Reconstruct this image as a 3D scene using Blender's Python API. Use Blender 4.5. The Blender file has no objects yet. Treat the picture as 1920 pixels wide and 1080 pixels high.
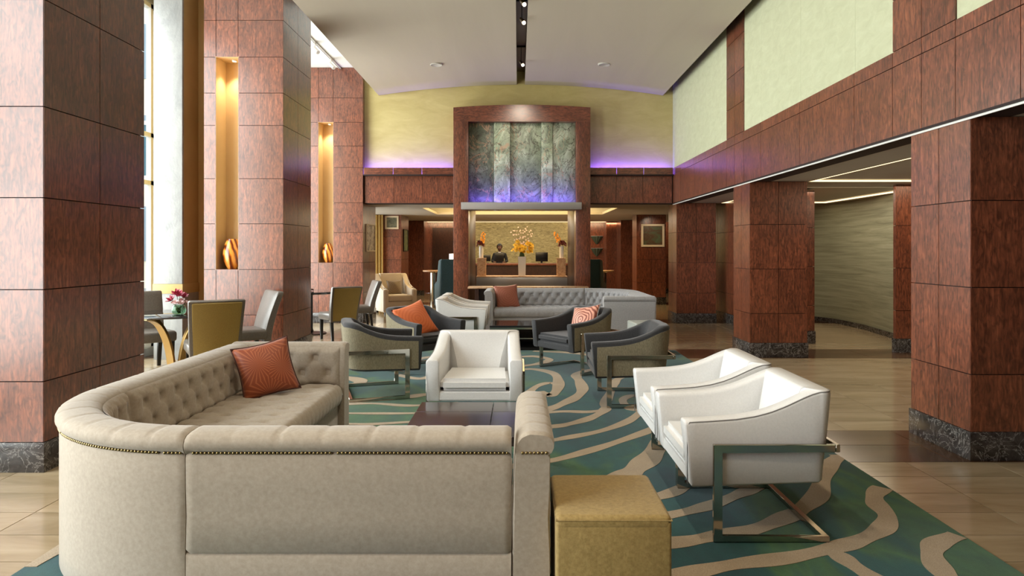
import bpy, bmesh, math, random
from math import sin, cos, pi, radians as R, sqrt, exp
from mathutils import Vector, Matrix

random.seed(7)
S = bpy.context.scene
C = S.collection

# ------------------------------------------------------------------ camera, world, light, exposure
CAM_H, F, VX, VY = 1.5, 1280.0, 972.0, 468.0
cam = bpy.data.cameras.new('camera')
cam.lens, cam.sensor_width = 24.0, 36.0
cam.shift_x, cam.shift_y = (960 - VX) / 1920, (VY - 540) / 1920
cam.clip_end = 200
cam_o = bpy.data.objects.new('camera', cam)
cam_o.location = (0, 0, CAM_H)
cam_o.rotation_euler = (pi / 2, 0, 0)
C.objects.link(cam_o)
S.camera = cam_o

S.view_settings.view_transform = 'Standard'
S.view_settings.look = 'None'
S.view_settings.gamma = 1.0
S.view_settings.use_curve_mapping = False
S.view_settings.exposure = 0.0
S.cycles.max_bounces = 7
S.cycles.diffuse_bounces = 4
S.cycles.glossy_bounces = 4
S.cycles.transparent_max_bounces = 8
S.cycles.sample_clamp_indirect = 6.0
S.cycles.caustics_reflective = False
S.cycles.caustics_refractive = False

W = bpy.data.worlds.new('overcast_sky')
S.world = W
W.use_nodes = True
W.node_tree.nodes['Background'].inputs[0].default_value = (0.86, 0.93, 1.0, 1)
W.node_tree.nodes['Background'].inputs[1].default_value = 4.0


def area(name, loc, rot, sx, sy, power, col, spread=180):
    l = bpy.data.lights.new(name, 'AREA')
    l.shape, l.size, l.size_y, l.energy, l.color = 'RECTANGLE', sx, sy, power, col
    l.spread = R(spread)
    o = bpy.data.objects.new(name, l)
    o.location, o.rotation_euler = loc, rot
    C.objects.link(o)
    return o


def spot(name, loc, target, power, col, size=40, blend=.6, rad=.05):
    l = bpy.data.lights.new(name, 'SPOT')
    l.energy, l.color, l.spot_size, l.spot_blend, l.shadow_soft_size = power, col, R(size), blend, rad
    o = bpy.data.objects.new(name, l)
    o.location = loc
    o.rotation_euler = (Vector(target) - Vector(loc)).to_track_quat('-Z', 'Y').to_euler()
    C.objects.link(o)
    return o


DAY = (1.0, 0.985, 0.96)
WARM = (1.0, 0.72, 0.42)
SOFT = (1.0, 0.86, 0.68)
# daylight standing in the tall windows of each bay (just outside the glass) and in the windows behind the camera
for i, (y0, y1, p) in enumerate(((-2.4, 4.5, 600), (5.15, 9.25, 470), (9.9, 13.95, 470), (14.6, 18.5, 240))):
    area('window_daylight', (-5.35, (y0 + y1) / 2, 2.6), (0, -pi / 2, 0), 4.6, y1 - y0, p, DAY)

# ------------------------------------------------------------------ helpers
def hexc(r, g, b, a=1):
    f = lambda c: (c / 255 / 12.92) if c / 255 <= .04045 else ((c / 255 + .055) / 1.055) ** 2.4
    return (f(r), f(g), f(b), a)


class N:
    """small node-tree writer"""
    def __init__(s, name):
        s.m = bpy.data.materials.new(name)
        s.m.use_nodes = True
        s.t = s.m.node_tree
        s.b = s.t.nodes['Principled BSDF']

    def n(s, typ, **kw):
        nd = s.t.nodes.new(typ)
        for k, v in kw.items():
            setattr(nd, k, v)
        return nd

    def l(s, a, b):
        s.t.links.new(a, b)

    def set(s, **kw):
        for k, v in kw.items():
            s.b.inputs[k.replace('_', ' ')].default_value = v
        return s

    def coords(s, scale=(1, 1, 1), rand=True, kind='Object'):
        tc = s.n('ShaderNodeTexCoord')
        mp = s.n('ShaderNodeMapping')
        mp.inputs['Scale'].default_value = scale
        s.l(tc.outputs[kind], mp.inputs['Vector'])
        if rand:
            oi = s.n('ShaderNodeObjectInfo')
            mu = s.n('ShaderNodeVectorMath', operation='SCALE')
            cb = s.n('ShaderNodeCombineXYZ')
            for i in range(3):
                s.l(oi.outputs['Random'], cb.inputs[i])
            s.l(cb.outputs[0], mu.inputs[0])
            mu.inputs['Scale'].default_value = 37.0
            ad = s.n('ShaderNodeVectorMath', operation='ADD')
            s.l(mp.outputs[0], ad.inputs[0])
            s.l(mu.outputs[0], ad.inputs[1])
            return ad.outputs[0]
        return mp.outputs[0]

    def noise(s, vec, scale, detail=4, rough=.55, dist=0.0):
        nd = s.n('ShaderNodeTexNoise')
        nd.inputs['Scale'].default_value = scale
        nd.inputs['Detail'].default_value = detail
        nd.inputs['Roughness'].default_value = rough
        nd.inputs['Distortion'].default_value = dist
        s.l(vec, nd.inputs['Vector'])
        return nd.outputs['Fac']

    def ramp(s, fac, stops, interp='LINEAR'):
        r = s.n('ShaderNodeValToRGB')
        r.color_ramp.interpolation = interp
        e = r.color_ramp.elements
        while len(e) < len(stops):
            e.new(.5)
        for i, (p, c) in enumerate(stops):
            e[i].position, e[i].color = p, c
        s.l(fac, r.inputs['Fac'])
        return r.outputs['Color']

    def mix(s, fac, a, b, mode='MIX'):
        m = s.n('ShaderNodeMix', data_type='RGBA', blend_type=mode)
        if isinstance(fac, (int, float)):
            m.inputs[0].default_value = fac
        else:
            s.l(fac, m.inputs[0])
        for v, i in ((a, 6), (b, 7)):
            if isinstance(v, tuple):
                m.inputs[i].default_value = v
            else:
                s.l(v, m.inputs[i])
        return m.outputs[2]

    def color(s, c):
        s.l(c, s.b.inputs['Base Color'])
        return s

    def bump(s, h, strength=.2, dist=.01):
        b = s.n('ShaderNodeBump')
        b.inputs['Strength'].default_value = strength
        b.inputs['Distance'].default_value = dist
        s.l(h, b.inputs['Height'])
        s.l(b.outputs[0], s.b.inputs['Normal'])
        return s


def plain(name, rgb, rough=.5, metal=0.0, **kw):
    k = N(name)
    k.set(Base_Color=hexc(*rgb), Roughness=rough, Metallic=metal, **kw)
    return k.m


def emit(name, rgb, power):
    k = N(name)
    k.set(Base_Color=(0, 0, 0, 1), Emission_Color=(*rgb, 1), Emission_Strength=power)
    return k.m


def wood(name, dark, mid, light, rough=.32, vert=True, fig=1.0, coat=.8):
    k = N(name)
    v = k.coords((1, 1, .12) if vert else (.12, 1, 1))
    g = k.noise(v, 55, 5, .6, .4)
    v2 = k.coords((1, 1, .35) if vert else (.35, 1, 1))
    f = k.noise(v2, 26, 3, .5, 1.6)
    b = k.noise(k.coords((1, 1, .25)), 2.2, 2, .5, .8)
    c = k.ramp(g, [(.25, hexc(*dark)), (.55, hexc(*mid)), (.8, hexc(*light))])
    c2 = k.ramp(f, [(.36, (.5, .48, .46, 1)), (.5, (1, 1, 1, 1)), (.66, (1.4, 1.36, 1.3, 1))])
    c = k.mix(.75 * fig, c, c2, 'MULTIPLY')
    c3 = k.ramp(b, [(.3, (.78, .76, .74, 1)), (.7, (1.15, 1.15, 1.15, 1))])
    c = k.mix(.8, c, c3, 'MULTIPLY')
    oi = k.n('ShaderNodeObjectInfo')
    c4 = k.ramp(oi.outputs['Random'], [(0, (.88, .86, .86, 1)), (1, (1.1, 1.12, 1.12, 1))])
    c = k.mix(1.0, c, c4, 'MULTIPLY')
    k.color(c).set(Roughness=rough, Coat_Weight=coat, Coat_Roughness=.26, Coat_IOR=1.6)
    k.b.inputs['Specular IOR Level'].default_value = .45
    return k.m


M = {}
M['wood'] = wood('figured_mahogany', (78, 42, 28), (122, 68, 46), (156, 94, 66))
M['wood_h'] = wood('mahogany_cross_grain', (78, 42, 28), (118, 64, 44), (146, 86, 62), vert=False)
M['core'] = plain('joint_brown', (34, 16, 12), .7)  # dark brown core behind the panels, seen in their joints
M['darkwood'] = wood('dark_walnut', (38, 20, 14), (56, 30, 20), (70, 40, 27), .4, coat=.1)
M['blackwood'] = plain('black_lacquered_wood', (20, 17, 16), .3)


def marble(name, base, dark, vein, rough=.15, scale=6, veinw=.06):
    k = N(name)
    v = k.coords((1, 1, 1))
    a = k.noise(v, scale, 6, .65, 1.2)
    c = k.ramp(a, [(.3, hexc(*dark)), (.65, hexc(*base))])
    w = k.noise(v, scale * .7, 8, .6, 2.5)
    mth = k.n('ShaderNodeMath', operation='SUBTRACT')
    k.l(w, mth.inputs[0])
    mth.inputs[1].default_value = .5
    ab = k.n('ShaderNodeMath', operation='ABSOLUTE')
    k.l(mth.outputs[0], ab.inputs[0])
    vv = k.ramp(ab.outputs[0], [(0, (1, 1, 1, 1)), (veinw, (0, 0, 0, 1))])
    c = k.mix(vv, c, hexc(*vein))
    k.color(c).set(Roughness=rough)
    return k.m


M['plinth'] = marble('dark_emperador_marble', (78, 73, 70), (32, 29, 28), (150, 146, 142), .18, 9, .018)


def tile_mat(name, a, b, c_, rough):
    k = N(name)
    v = k.coords((.35, 1.6, 1))
    n1 = k.noise(v, 3.2, 5, .6, .6)
    c = k.ramp(n1, [(.3, hexc(*a)), (.5, hexc(*b)), (.72, hexc(*c_))])
    oi = k.n('ShaderNodeObjectInfo')
    t = k.ramp(oi.outputs['Random'], [(0, (.9, .89, .87, 1)), (1, (1.07, 1.06, 1.05, 1))])
    c = k.mix(1.0, c, t, 'MULTIPLY')
    k.color(c).set(Roughness=rough)
    k.b.inputs['Specular IOR Level'].default_value = .55
    return k.m


M['tile'] = tile_mat('honed_beige_limestone', (146, 128, 100), (163, 145, 117), (178, 161, 134), .14)
M['tile_dark'] = tile_mat('brown_marble_border', (62, 42, 28), (86, 62, 44), (116, 90, 68), .16)
M['grout'] = plain('floor_grout', (70, 60, 46), .8)


def plaster(name, a, b, scale=2.0, stretch=(1, 1, 1), rough=.75, bump=.05):
    k = N(name)
    v = k.coords(stretch, rand=False, kind='Object')
    n1 = k.noise(v, scale, 6, .65, .8)
    k.color(k.ramp(n1, [(.3, hexc(*a)), (.7, hexc(*b))])).set(Roughness=rough)
    n2 = k.noise(v, scale * 12, 3, .6)
    k.bump(n2, bump, .01)
    return k.m


M['yellow'] = plaster('straw_yellow_wallcovering', (190, 174, 112), (208, 194, 132), 1.6, (1, 1, 3))
M['fabric'] = plaster('sage_woven_wall_fabric', (188, 190, 156), (202, 205, 172), 5, (1, .6, 2.0), .85, .1)
M['white'] = plaster('white_ceiling_paint', (222, 222, 216), (230, 230, 225), 1)
M['soffit'] = plaster('warm_grey_soffit_paint', (188, 184, 174), (196, 192, 182), 1)
M['vault'] = plaster('taupe_vault_paint', (188, 178, 160), (196, 186, 168), 1.2, (1, .1, 1))
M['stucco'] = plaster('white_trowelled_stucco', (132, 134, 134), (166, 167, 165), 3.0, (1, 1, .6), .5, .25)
M['ochre'] = plaster('ochre_plaster_and_shade', (176, 150, 96), (186, 160, 106), 2)  # plaster tone of sill and end wall, and painted shade of the pier's side
M['niche'] = plaster('apricot_niche_paint', (200, 172, 128), (208, 180, 136), 2)
M['dark_recess'] = plain('gap_shade_black', (28, 26, 24), .8)  # black that stands for shade beside the vault
M['gold'] = plaster('gold_flecked_wallcovering', (104, 94, 58), (186, 174, 126), 14, (.6, 1, 2.2), .5, .3)


def stria(name):
    k = N(name)
    v = k.coords((.25, .25, 6), rand=False)
    a = k.noise(v, 2.6, 5, .65, .5)
    k.color(k.ramp(a, [(.3, hexc(130, 132, 108)), (.55, hexc(164, 166, 140)), (.75, hexc(180, 182, 158))])).set(Roughness=.5)
    return k.m


M['stria'] = stria('olive_strie_wallcovering')


def upholstery(name, a, b, rough=.8, sheen=.0, scale=60, bump=.15, stretch=(1, 1, 1), blot=.25):
    k = N(name)
    v = k.coords(stretch, rand=False)
    n1 = k.noise(v, scale, 3, .6)
    c = k.ramp(n1, [(.3, hexc(*a)), (.7, hexc(*b))])
    n2 = k.noise(v, 3.5, 3, .5, .5)
    c = k.mix(blot, c, k.ramp(n2, [(.3, (.75, .75, .75, 1)), (.7, (1.15, 1.15, 1.15, 1))]), 'MULTIPLY')
    k.color(c).set(Roughness=rough, Sheen_Weight=sheen, Sheen_Roughness=.4)
    k.bump(n1, bump, .004)
    return k.m


M['velvet'] = upholstery('oyster_velvet', (154, 142, 126), (168, 156, 140), .85, .3, 60, .06, blot=.06)
M['velvet_grey'] = upholstery('silver_velvet', (146, 145, 145), (160, 159, 159), .85, .3, 60, .06, blot=.06)
M['leather_white'] = upholstery('white_leather', (212, 211, 209), (220, 219, 217), .42, 0, 90, .12, blot=.08)
M['charcoal'] = upholstery('charcoal_wool', (42, 42, 44), (58, 58, 60), .85, .2, 120, .2)
M['khaki'] = upholstery('khaki_linen_weave', (112, 104, 82), (146, 136, 110), .85, .1, 150, .3, (1, 1, .3))
M['ottoman'] = upholstery('mustard_suede', (140, 116, 64), (166, 140, 84), .75, .3, 70, .35)
M['ottoman_grey'] = upholstery('pale_grey_leather', (160, 164, 156), (176, 180, 172), .4, 0, 60, .1)
M['taupe_leather'] = upholstery('pewter_leather', (92, 86, 80), (108, 102, 95), .3, 0, 70, .1)
M['mustard'] = upholstery('mustard_back_fabric', (140, 118, 58), (154, 130, 66), .7, .1, 120, .15)
M['cream'] = upholstery('cream_fabric', (222, 208, 186), (232, 220, 200), .8, .1, 90, .1)
M['teal_vel'] = upholstery('teal_leather', (62, 94, 104), (78, 112, 122), .45, .1, 60, .1)
M['chrome'] = plain('polished_nickel', (186, 180, 168), .09, 1.0)
M['steel'] = plain('brushed_steel', (176, 175, 174), .34, .55)
M['brass'] = plain('antique_brass', (150, 132, 90), .3, 1.0)
M['gold_leaf'] = plain('gilded_metal', (176, 144, 90), .3, .85)
M['black_metal'] = plain('black_metal', (22, 20, 20), .4, .4)
M['white_metal'] = plain('white_enamel', (230, 228, 222), .35)
M['darkglass'] = plain('smoked_black_glass', (34, 32, 32), .06)
M['darktable'] = plain('dark_brown_lacquer', (52, 46, 44), .12)
M['thread'] = plain('grey_piping', (132, 130, 128), .7)
M['thread_dark'] = plain('dark_brown_piping', (70, 36, 26), .7)
M['white_ceramic'] = plain('white_ceramic', (236, 234, 230), .2)
M['onyx'] = marble('pink_beige_onyx', (206, 172, 138), (186, 146, 112), (160, 118, 86), .25, 5, .03)
M['black'] = plain('matt_black', (14, 14, 15), .5)
M['screen'] = plain('monitor_black', (16, 16, 18), .25)
M['skin'] = plain('brown_skin', (104, 68, 48), .5)
M['hair'] = plain('black_hair', (14, 11, 10), .5)
M['suit'] = plain('black_suit', (20, 19, 21), .75)
M['lip'] = plain('lip', (112, 58, 50), .5)
M['eye'] = plain('eye_white', (210, 205, 198), .3)
M['shirt'] = plain('white_shirt', (214, 212, 208), .7)
M['leaf'] = plain('leaf_green', (62, 84, 40), .5)
M['stem'] = plain('stem_green', (86, 90, 48), .6)
M['twig'] = plain('blossom_twig', (92, 66, 56), .7)
M['blossom'] = plain('pale_pink_blossom', (238, 222, 230), .6)
M['yellow_flower'] = plain('yellow_petal', (226, 188, 62), .55)
M['orange_flower'] = plain('orange_petal', (228, 160, 50), .55)
M['maroon_flower'] = plain('maroon_petal', (92, 24, 20), .55)
M['magenta'] = plain('magenta_lily', (158, 34, 66), .5)
M['pinkrose'] = plain('pale_pink_rose', (214, 184, 182), .6)
M['lampglow'] = emit('lamp_shade_glow', (1.0, .92, .78), 3.0)
M['led_warm'] = emit('warm_led', (1.0, .74, .42), 2.4)
M['led_gold'] = emit('gold_cove_light', (1.0, .66, .26), 5.0)
M['bulb'] = emit('halogen_bulb', (1.0, .85, .6), 12)
M['led_purple'] = emit('violet_led', (.20, .07, 1.0), 4.0)
M['street'] = plain('pale_paving', (176, 176, 170), .8)
M['facade'] = plain('pale_stone_facade', (214, 204, 182), .8)
M['awning'] = plain('teal_awning', (42, 96, 116), .7)
M['asphalt'] = plain('grey_asphalt', (120, 124, 128), .8)


def glass(name, tint=(1, 1, 1, 1), gl=.08):
    k = N(name)
    tr = k.n('ShaderNodeBsdfTransparent')
    tr.inputs[0].default_value = tint
    g = k.n('ShaderNodeBsdfGlossy')
    g.inputs['Roughness'].default_value = .02
    lw = k.n('ShaderNodeLayerWeight')
    pw = k.n('ShaderNodeMath', operation='POWER')
    k.l(lw.outputs['Facing'], pw.inputs[0])
    pw.inputs[1].default_value = 5
    fr = k.n('ShaderNodeMath', operation='MULTIPLY_ADD')
    k.l(pw.outputs[0], fr.inputs[0])
    fr.inputs[1].default_value = .9
    fr.inputs[2].default_value = .03
    mx = k.n('ShaderNodeMixShader')
    k.l(fr.outputs[0], mx.inputs[0])
    k.l(tr.outputs[0], mx.inputs[1])
    k.l(g.outputs[0], mx.inputs[2])
    k.l(mx.outputs[0], k.t.nodes['Material Output'].inputs[0])
    return k.m


M['glass'] = glass('window_glass', (.97, .99, .98, 1))
M['vaseglass'] = glass('clear_vase_glass', (.72, .86, .76, 1))


def amber():
    k = N('amber_swirled_glass')
    v = k.coords((1, 1, .55), rand=False)
    w = k.n('ShaderNodeTexWave', wave_type='BANDS', bands_direction='DIAGONAL')
    w.inputs['Scale'].default_value = 5.5
    w.inputs['Distortion'].default_value = 5
    w.inputs['Detail'].default_value = 2
    w.inputs['Detail Scale'].default_value = 1.2
    k.l(v, w.inputs['Vector'])
    k.color(k.ramp(w.outputs['Fac'], [(.1, hexc(96, 40, 12)), (.5, hexc(190, 96, 24)), (.85, hexc(232, 160, 70))]))
    k.set(Roughness=.08, Coat_Weight=.5)
    return k.m


M['amber'] = amber()


def pillow_mat(name, a, b, mode):
    k = N(name)
    tc = k.n('ShaderNodeTexCoord')
    if mode == 'burst':
        col = None
        facs = []
        for cx, cy in ((-.06, .04), (.10, -.02), (-.02, -.19), (.02, .2)):
            sp = k.n('ShaderNodeSeparateXYZ')
            k.l(tc.outputs['Object'], sp.inputs[0])
            sx = k.n('ShaderNodeMath', operation='SUBTRACT'); k.l(sp.outputs[0], sx.inputs[0]); sx.inputs[1].default_value = cx
            sy = k.n('ShaderNodeMath', operation='SUBTRACT'); k.l(sp.outputs[1], sy.inputs[0]); sy.inputs[1].default_value = cy
            at = k.n('ShaderNodeMath', operation='ARCTAN2'); k.l(sy.outputs[0], at.inputs[0]); k.l(sx.outputs[0], at.inputs[1])
            mu = k.n('ShaderNodeMath', operation='MULTIPLY'); k.l(at.outputs[0], mu.inputs[0]); mu.inputs[1].default_value = 26
            si = k.n('ShaderNodeMath', operation='SINE'); k.l(mu.outputs[0], si.inputs[0])
            dx = k.n('ShaderNodeMath', operation='POWER'); k.l(sx.outputs[0], dx.inputs[0]); dx.inputs[1].default_value = 2
            dy = k.n('ShaderNodeMath', operation='POWER'); k.l(sy.outputs[0], dy.inputs[0]); dy.inputs[1].default_value = 2
            dd = k.n('ShaderNodeMath', operation='ADD'); k.l(dx.outputs[0], dd.inputs[0]); k.l(dy.outputs[0], dd.inputs[1])
            facs.append((si.outputs[0], dd.outputs[0]))
        cur, cd = facs[0]
        for s_, d_ in facs[1:]:
            lt = k.n('ShaderNodeMath', operation='LESS_THAN'); k.l(d_, lt.inputs[0]); k.l(cd, lt.inputs[1])
            mxv = k.n('ShaderNodeMix', data_type='FLOAT'); k.l(lt.outputs[0], mxv.inputs[0]); k.l(cur, mxv.inputs[2]); k.l(s_, mxv.inputs[3])
            mn = k.n('ShaderNodeMath', operation='MINIMUM'); k.l(cd, mn.inputs[0]); k.l(d_, mn.inputs[1])
            cur, cd = mxv.outputs[0], mn.outputs[0]
        c = k.ramp(cur, [(.35, hexc(*a)), (.7, hexc(*b))])
    else:
        mp = k.n('ShaderNodeMapping')
        k.l(tc.outputs['Object'], mp.inputs[0])
        w = k.n('ShaderNodeTexWave', wave_type='RINGS', rings_direction='Z')
        w.inputs['Scale'].default_value = 8
        w.inputs['Distortion'].default_value = 6 if mode == 'rings' else 1
        w.inputs['Detail'].default_value = 1
        k.l(mp.outputs[0], w.inputs[0])
        c = k.ramp(w.outputs['Fac'], [(.3, hexc(*a)), (.6, hexc(*b))])
    k.color(c).set(Roughness=.5, Sheen_Weight=.15)
    return k.m


M['pil_burst'] = pillow_mat('rust_sunburst_silk', (138, 62, 28), (168, 92, 54), 'burst')
M['pil_orange'] = pillow_mat('bright_orange_silk', (198, 92, 34), (206, 102, 44), 'plain')
M['pil_salmon'] = pillow_mat('salmon_maze_fabric', (132, 66, 50), (212, 150, 126), 'rings')
M['pil_rust'] = pillow_mat('rust_rose_fabric', (156, 88, 66), (166, 98, 76), 'plain')
M['pil_taupe'] = pillow_mat('taupe_fabric', (122, 104, 82), (134, 116, 92), 'plain')


def rug_mat():
    k = N('teal_green_wool_pile')
    v = k.coords((1, .55, 1), rand=False)
    a = k.noise(v, 1.1, 3, .5, .8)
    c = k.ramp(a, [(.28, hexc(10, 52, 62)), (.42, hexc(6, 68, 72)), (.52, hexc(10, 74, 70)), (.58, hexc(52, 92, 52)), (.66, hexc(12, 66, 60)), (.8, hexc(18, 70, 82))])  # green zones: the pile's own tone plus sunlit patches painted in
    b = k.noise(v, 16, 5, .7, .3)
    c = k.mix(.6, c, k.ramp(b, [(.3, (.6, .6, .62, 1)), (.7, (1.2, 1.2, 1.2, 1))]), 'MULTIPLY')
    f = k.noise(v, 260, 2, .6)
    c = k.mix(.5, c, k.ramp(f, [(.3, (.75, .75, .75, 1)), (.7, (1.15, 1.15, 1.15, 1))]), 'MULTIPLY')
    k.color(c).set(Roughness=.95, Sheen_Weight=.15)
    k.bump(f, .4, .004)
    return k.m


M['rug'] = rug_mat()
M['rug_band'] = upholstery('sand_wool_pile', (140, 122, 100), (178, 160, 134), .95, .15, 230, .4, blot=.5)


def stone_mat(name, tone):
    k = N(name)
    v = k.coords((1, 1, .7))
    a = k.noise(v, 2.4, 7, .7, 1.4)
    g = tone
    c = k.ramp(a, [(.25, hexc(int(52 * g), int(62 * g), int(54 * g))), (.5, hexc(int(118 * g), int(128 * g), int(108 * g))), (.75, hexc(int(176 * g), int(184 * g), int(166 * g)))])
    for sc, w, col in ((2.2, .018, (58, 40, 30)), (1.4, .012, (190, 150, 120)), (3.4, .012, (28, 26, 24))):
        n1 = k.noise(v, sc, 5, .55, 1.8)
        sb = k.n('ShaderNodeMath', operation='SUBTRACT'); k.l(n1, sb.inputs[0]); sb.inputs[1].default_value = .5
        ab = k.n('ShaderNodeMath', operation='ABSOLUTE'); k.l(sb.outputs[0], ab.inputs[0])
        c = k.mix(k.ramp(ab.outputs[0], [(0, (.8, .8, .8, 1)), (w, (0, 0, 0, 1))]), c, hexc(*col))
    k.color(c).set(Roughness=.4)
    k.bump(a, .3, .02)
    return k.m


M['stone_dark'] = stone_mat('rainforest_marble_dark', .9)
M['stone_pale'] = stone_mat('rainforest_marble_pale', 1.34)
M['stone_mid'] = stone_mat('rainforest_marble_mid', 1.2)


def picture(name, cols, scale=5):
    k = N(name)
    v = k.coords((1, 1, 1.4))
    n1 = k.noise(v, scale, 5, .6, 1.0)
    st = [(i / (len(cols) - 1) * .5 + .25, hexc(*c)) for i, c in enumerate(cols)]
    k.color(k.ramp(n1, st)).set(Roughness=.4)
    return k.m


M['pic_street'] = picture('street_scene_print', [(60, 42, 36), (130, 112, 98), (214, 206, 190), (168, 134, 96)], 6)
M['pic_green'] = picture('green_landscape_print', [(42, 52, 40), (92, 106, 72), (168, 156, 92)], 5)
M['pic_sketch'] = picture('muted_olive_print', [(60, 62, 46), (110, 108, 84), (140, 136, 110)], 8)
M['pic_moss'] = picture('moss_and_brown_print', [(78, 52, 36), (96, 74, 52), (84, 116, 84)], 5)
M['mat'] = plain('ivory_frame', (226, 208, 178), .5)


# ---- mesh helpers
def link(o, parent=None):
    C.objects.link(o)
    if parent is not None:
        o.parent = parent
    return o


def finish(name, bm, mat, parent=None, loc=None, smooth=None):
    me = bpy.data.meshes.new(name)
    bmesh.ops.recalc_face_normals(bm, faces=bm.faces)
    bm.to_mesh(me)
    bm.free()
    me.materials.append(M[mat] if isinstance(mat, str) else mat)
    if smooth is not None:
        for p in me.polygons:
            p.use_smooth = True
        me.set_sharp_from_angle(angle=R(smooth))
    o = bpy.data.objects.new(name, me)
    if loc is not None:
        o.location = loc
    return link(o, parent)


def tag(o, label=None, cat=None, group=None, kind=None):
    if label: o['label'] = label
    if cat: o['category'] = cat
    if group: o['group'] = group
    if kind: o['kind'] = kind
    return o


def thing(name, loc, label, cat, rz=0, group=None):
    o = bpy.data.objects.new(name, None)
    o.empty_display_size = .1
    o.location = loc
    o.rotation_euler = (0, 0, rz)
    C.objects.link(o)
    return tag(o, label, cat, group)


def copy_tree(o, parent=None):
    c = o.copy()
    C.objects.link(c)
    if parent is not None:
        c.parent = parent
    for ch in list(o.children):
        copy_tree(ch, c)
    return c


def structure(name, loc=(0, 0, 0)):
    o = bpy.data.objects.new(name, None)
    o.location = loc
    o.empty_display_size = .1
    C.objects.link(o)
    o['kind'] = 'structure'
    return o


def bx(bm, x0, x1, y0, y1, z0, z1, bev=0, seg=2):
    r = bmesh.ops.create_cube(bm, size=1)
    vs = r['verts']
    for v in vs:
        v.co = Vector(((x0 + x1) / 2 + v.co.x * (x1 - x0), (y0 + y1) / 2 + v.co.y * (y1 - y0), (z0 + z1) / 2 + v.co.z * (z1 - z0)))
    if bev:
        es = list({e for v in vs for e in v.link_edges})
        bmesh.ops.bevel(bm, geom=es, offset=bev, segments=seg, affect='EDGES', profile=.5)


def box(name, mat, x0, x1, y0, y1, z0, z1, parent=None, bev=0, seg=2, smooth=None, off=(0, 0, 0)):
    """box in world numbers; parent is expected unrotated, its location is taken off"""
    bm = bmesh.new()
    p = Vector(parent.location) if parent is not None else Vector((0, 0, 0))
    c = Vector(((x0 + x1) / 2, (y0 + y1) / 2, z0))
    bx(bm, x0 - c.x, x1 - c.x, y0 - c.y, y1 - c.y, 0, z1 - z0, bev, seg)
    return finish(name, bm, mat, parent, c - p, 40 if (bev and smooth is None) else smooth)


def lbox(name, mat, x0, x1, y0, y1, z0, z1, parent, bev=0, seg=2):
    """box in the parent's own coordinates"""
    bm = bmesh.new()
    bx(bm, x0, x1, y0, y1, z0, z1, bev, seg)
    return finish(name, bm, mat, parent, None, 40 if bev else None)


def loft(bm, rings, cap=True, closed=True, loop=False):
    vr = [[bm.verts.new(p) for p in r] for r in rings]
    n = len(rings[0])
    m = len(vr)
    for i in range(m if loop else m - 1):
        a, b = vr[i], vr[(i + 1) % m]
        for j in range(n if closed else n - 1):
            bm.faces.new((a[j], a[(j + 1) % n], b[(j + 1) % n], b[j]))
    if cap and closed and not loop:
        bm.faces.new(list(reversed(vr[0])))
        bm.faces.new(vr[-1])
    return vr


def lathe(bm, prof, seg=24, cx=0, cy=0, z=0):
    rings = []
    for r, h in prof:
        rings.append([(cx + max(r, 1e-4) * cos(2 * pi * k / seg), cy + max(r, 1e-4) * sin(2 * pi * k / seg), z + h) for k in range(seg)])
    loft(bm, rings)


def tube(bm, pts, rad, seg=8, taper=None):
    pts = [Vector(p) for p in pts]
    rings = []
    up = Vector((0, 0, 1))
    for i, p in enumerate(pts):
        d = (pts[min(i + 1, len(pts) - 1)] - pts[max(i - 1, 0)]).normalized()
        a = d.cross(up)
        if a.length < 1e-3:
            a = d.cross(Vector((1, 0, 0)))
        a.normalize()
        b = d.cross(a).normalized()
        r = rad if taper is None else rad * taper[i]
        rings.append([p + a * r * cos(2 * pi * k / seg) + b * r * sin(2 * pi * k / seg) for k in range(seg)])
    loft(bm, rings)


def prism(bm, poly, axis, a, b):
    """polygon (2-D) extruded along 'x' (poly = y,z) 'y' (x,z) or 'z' (x,y)"""
    f = {'x': lambda p, t: (t, p[0], p[1]), 'y': lambda p, t: (p[0], t, p[1]), 'z': lambda p, t: (p[0], p[1], t)}[axis]
    loft(bm, [[f(p, a) for p in poly], [f(p, b) for p in poly]])


def interp(tab, x):
    if x <= tab[0][0]: return tab[0][1]
    for (a, fa), (b, fb) in zip(tab, tab[1:]):
        if x <= b:
            t = (x - a) / (b - a)
            return fa + (fb - fa) * t
    return tab[-1][1]


_panels = {}


def panel(parent, mat, cx, cy, z0, rot, w, h, t=.022, name='panel', gap=.0035):
    """one wood panel; local x = width, -y = outward; rot about z (0 faces -Y, pi/2 faces +X ...)"""
    key = (mat, round(w, 3), round(h, 3), t)
    if key not in _panels:
        bm = bmesh.new()
        bx(bm, -w / 2 + gap, w / 2 - gap, -t, 0, gap, h - gap)
        me = bpy.data.meshes.new(name)
        bmesh.ops.recalc_face_normals(bm, faces=bm.faces)
        bm.to_mesh(me)
        bm.free()
        me.materials.append(M[mat])
        _panels[key] = me
    o = bpy.data.objects.new(name, _panels[key])
    p = parent.location
    o.location = (cx - p.x, cy - p.y, z0 - p.z)
    o.rotation_euler = (0, 0, rot)
    return link(o, parent)


def clad(parent, mat, p0, p1, us, zs, skip=lambda i, j: False, t=.022):
    """panels along the line p0->p1 (outward is to the right of travel), breaks us (metres) and zs"""
    d = Vector((p1[0] - p0[0], p1[1] - p0[1]))
    d.normalize()
    rot = math.atan2(d.y, d.x)
    for i, (a, b) in enumerate(zip(us, us[1:])):
        for j, (z0, z1) in enumerate(zip(zs, zs[1:])):
            if skip(i, j): continue
            m = (a + b) / 2
            panel(parent, mat, p0[0] + d.x * m, p0[1] + d.y * m, z0, rot, b - a, z1 - z0, t)


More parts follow.
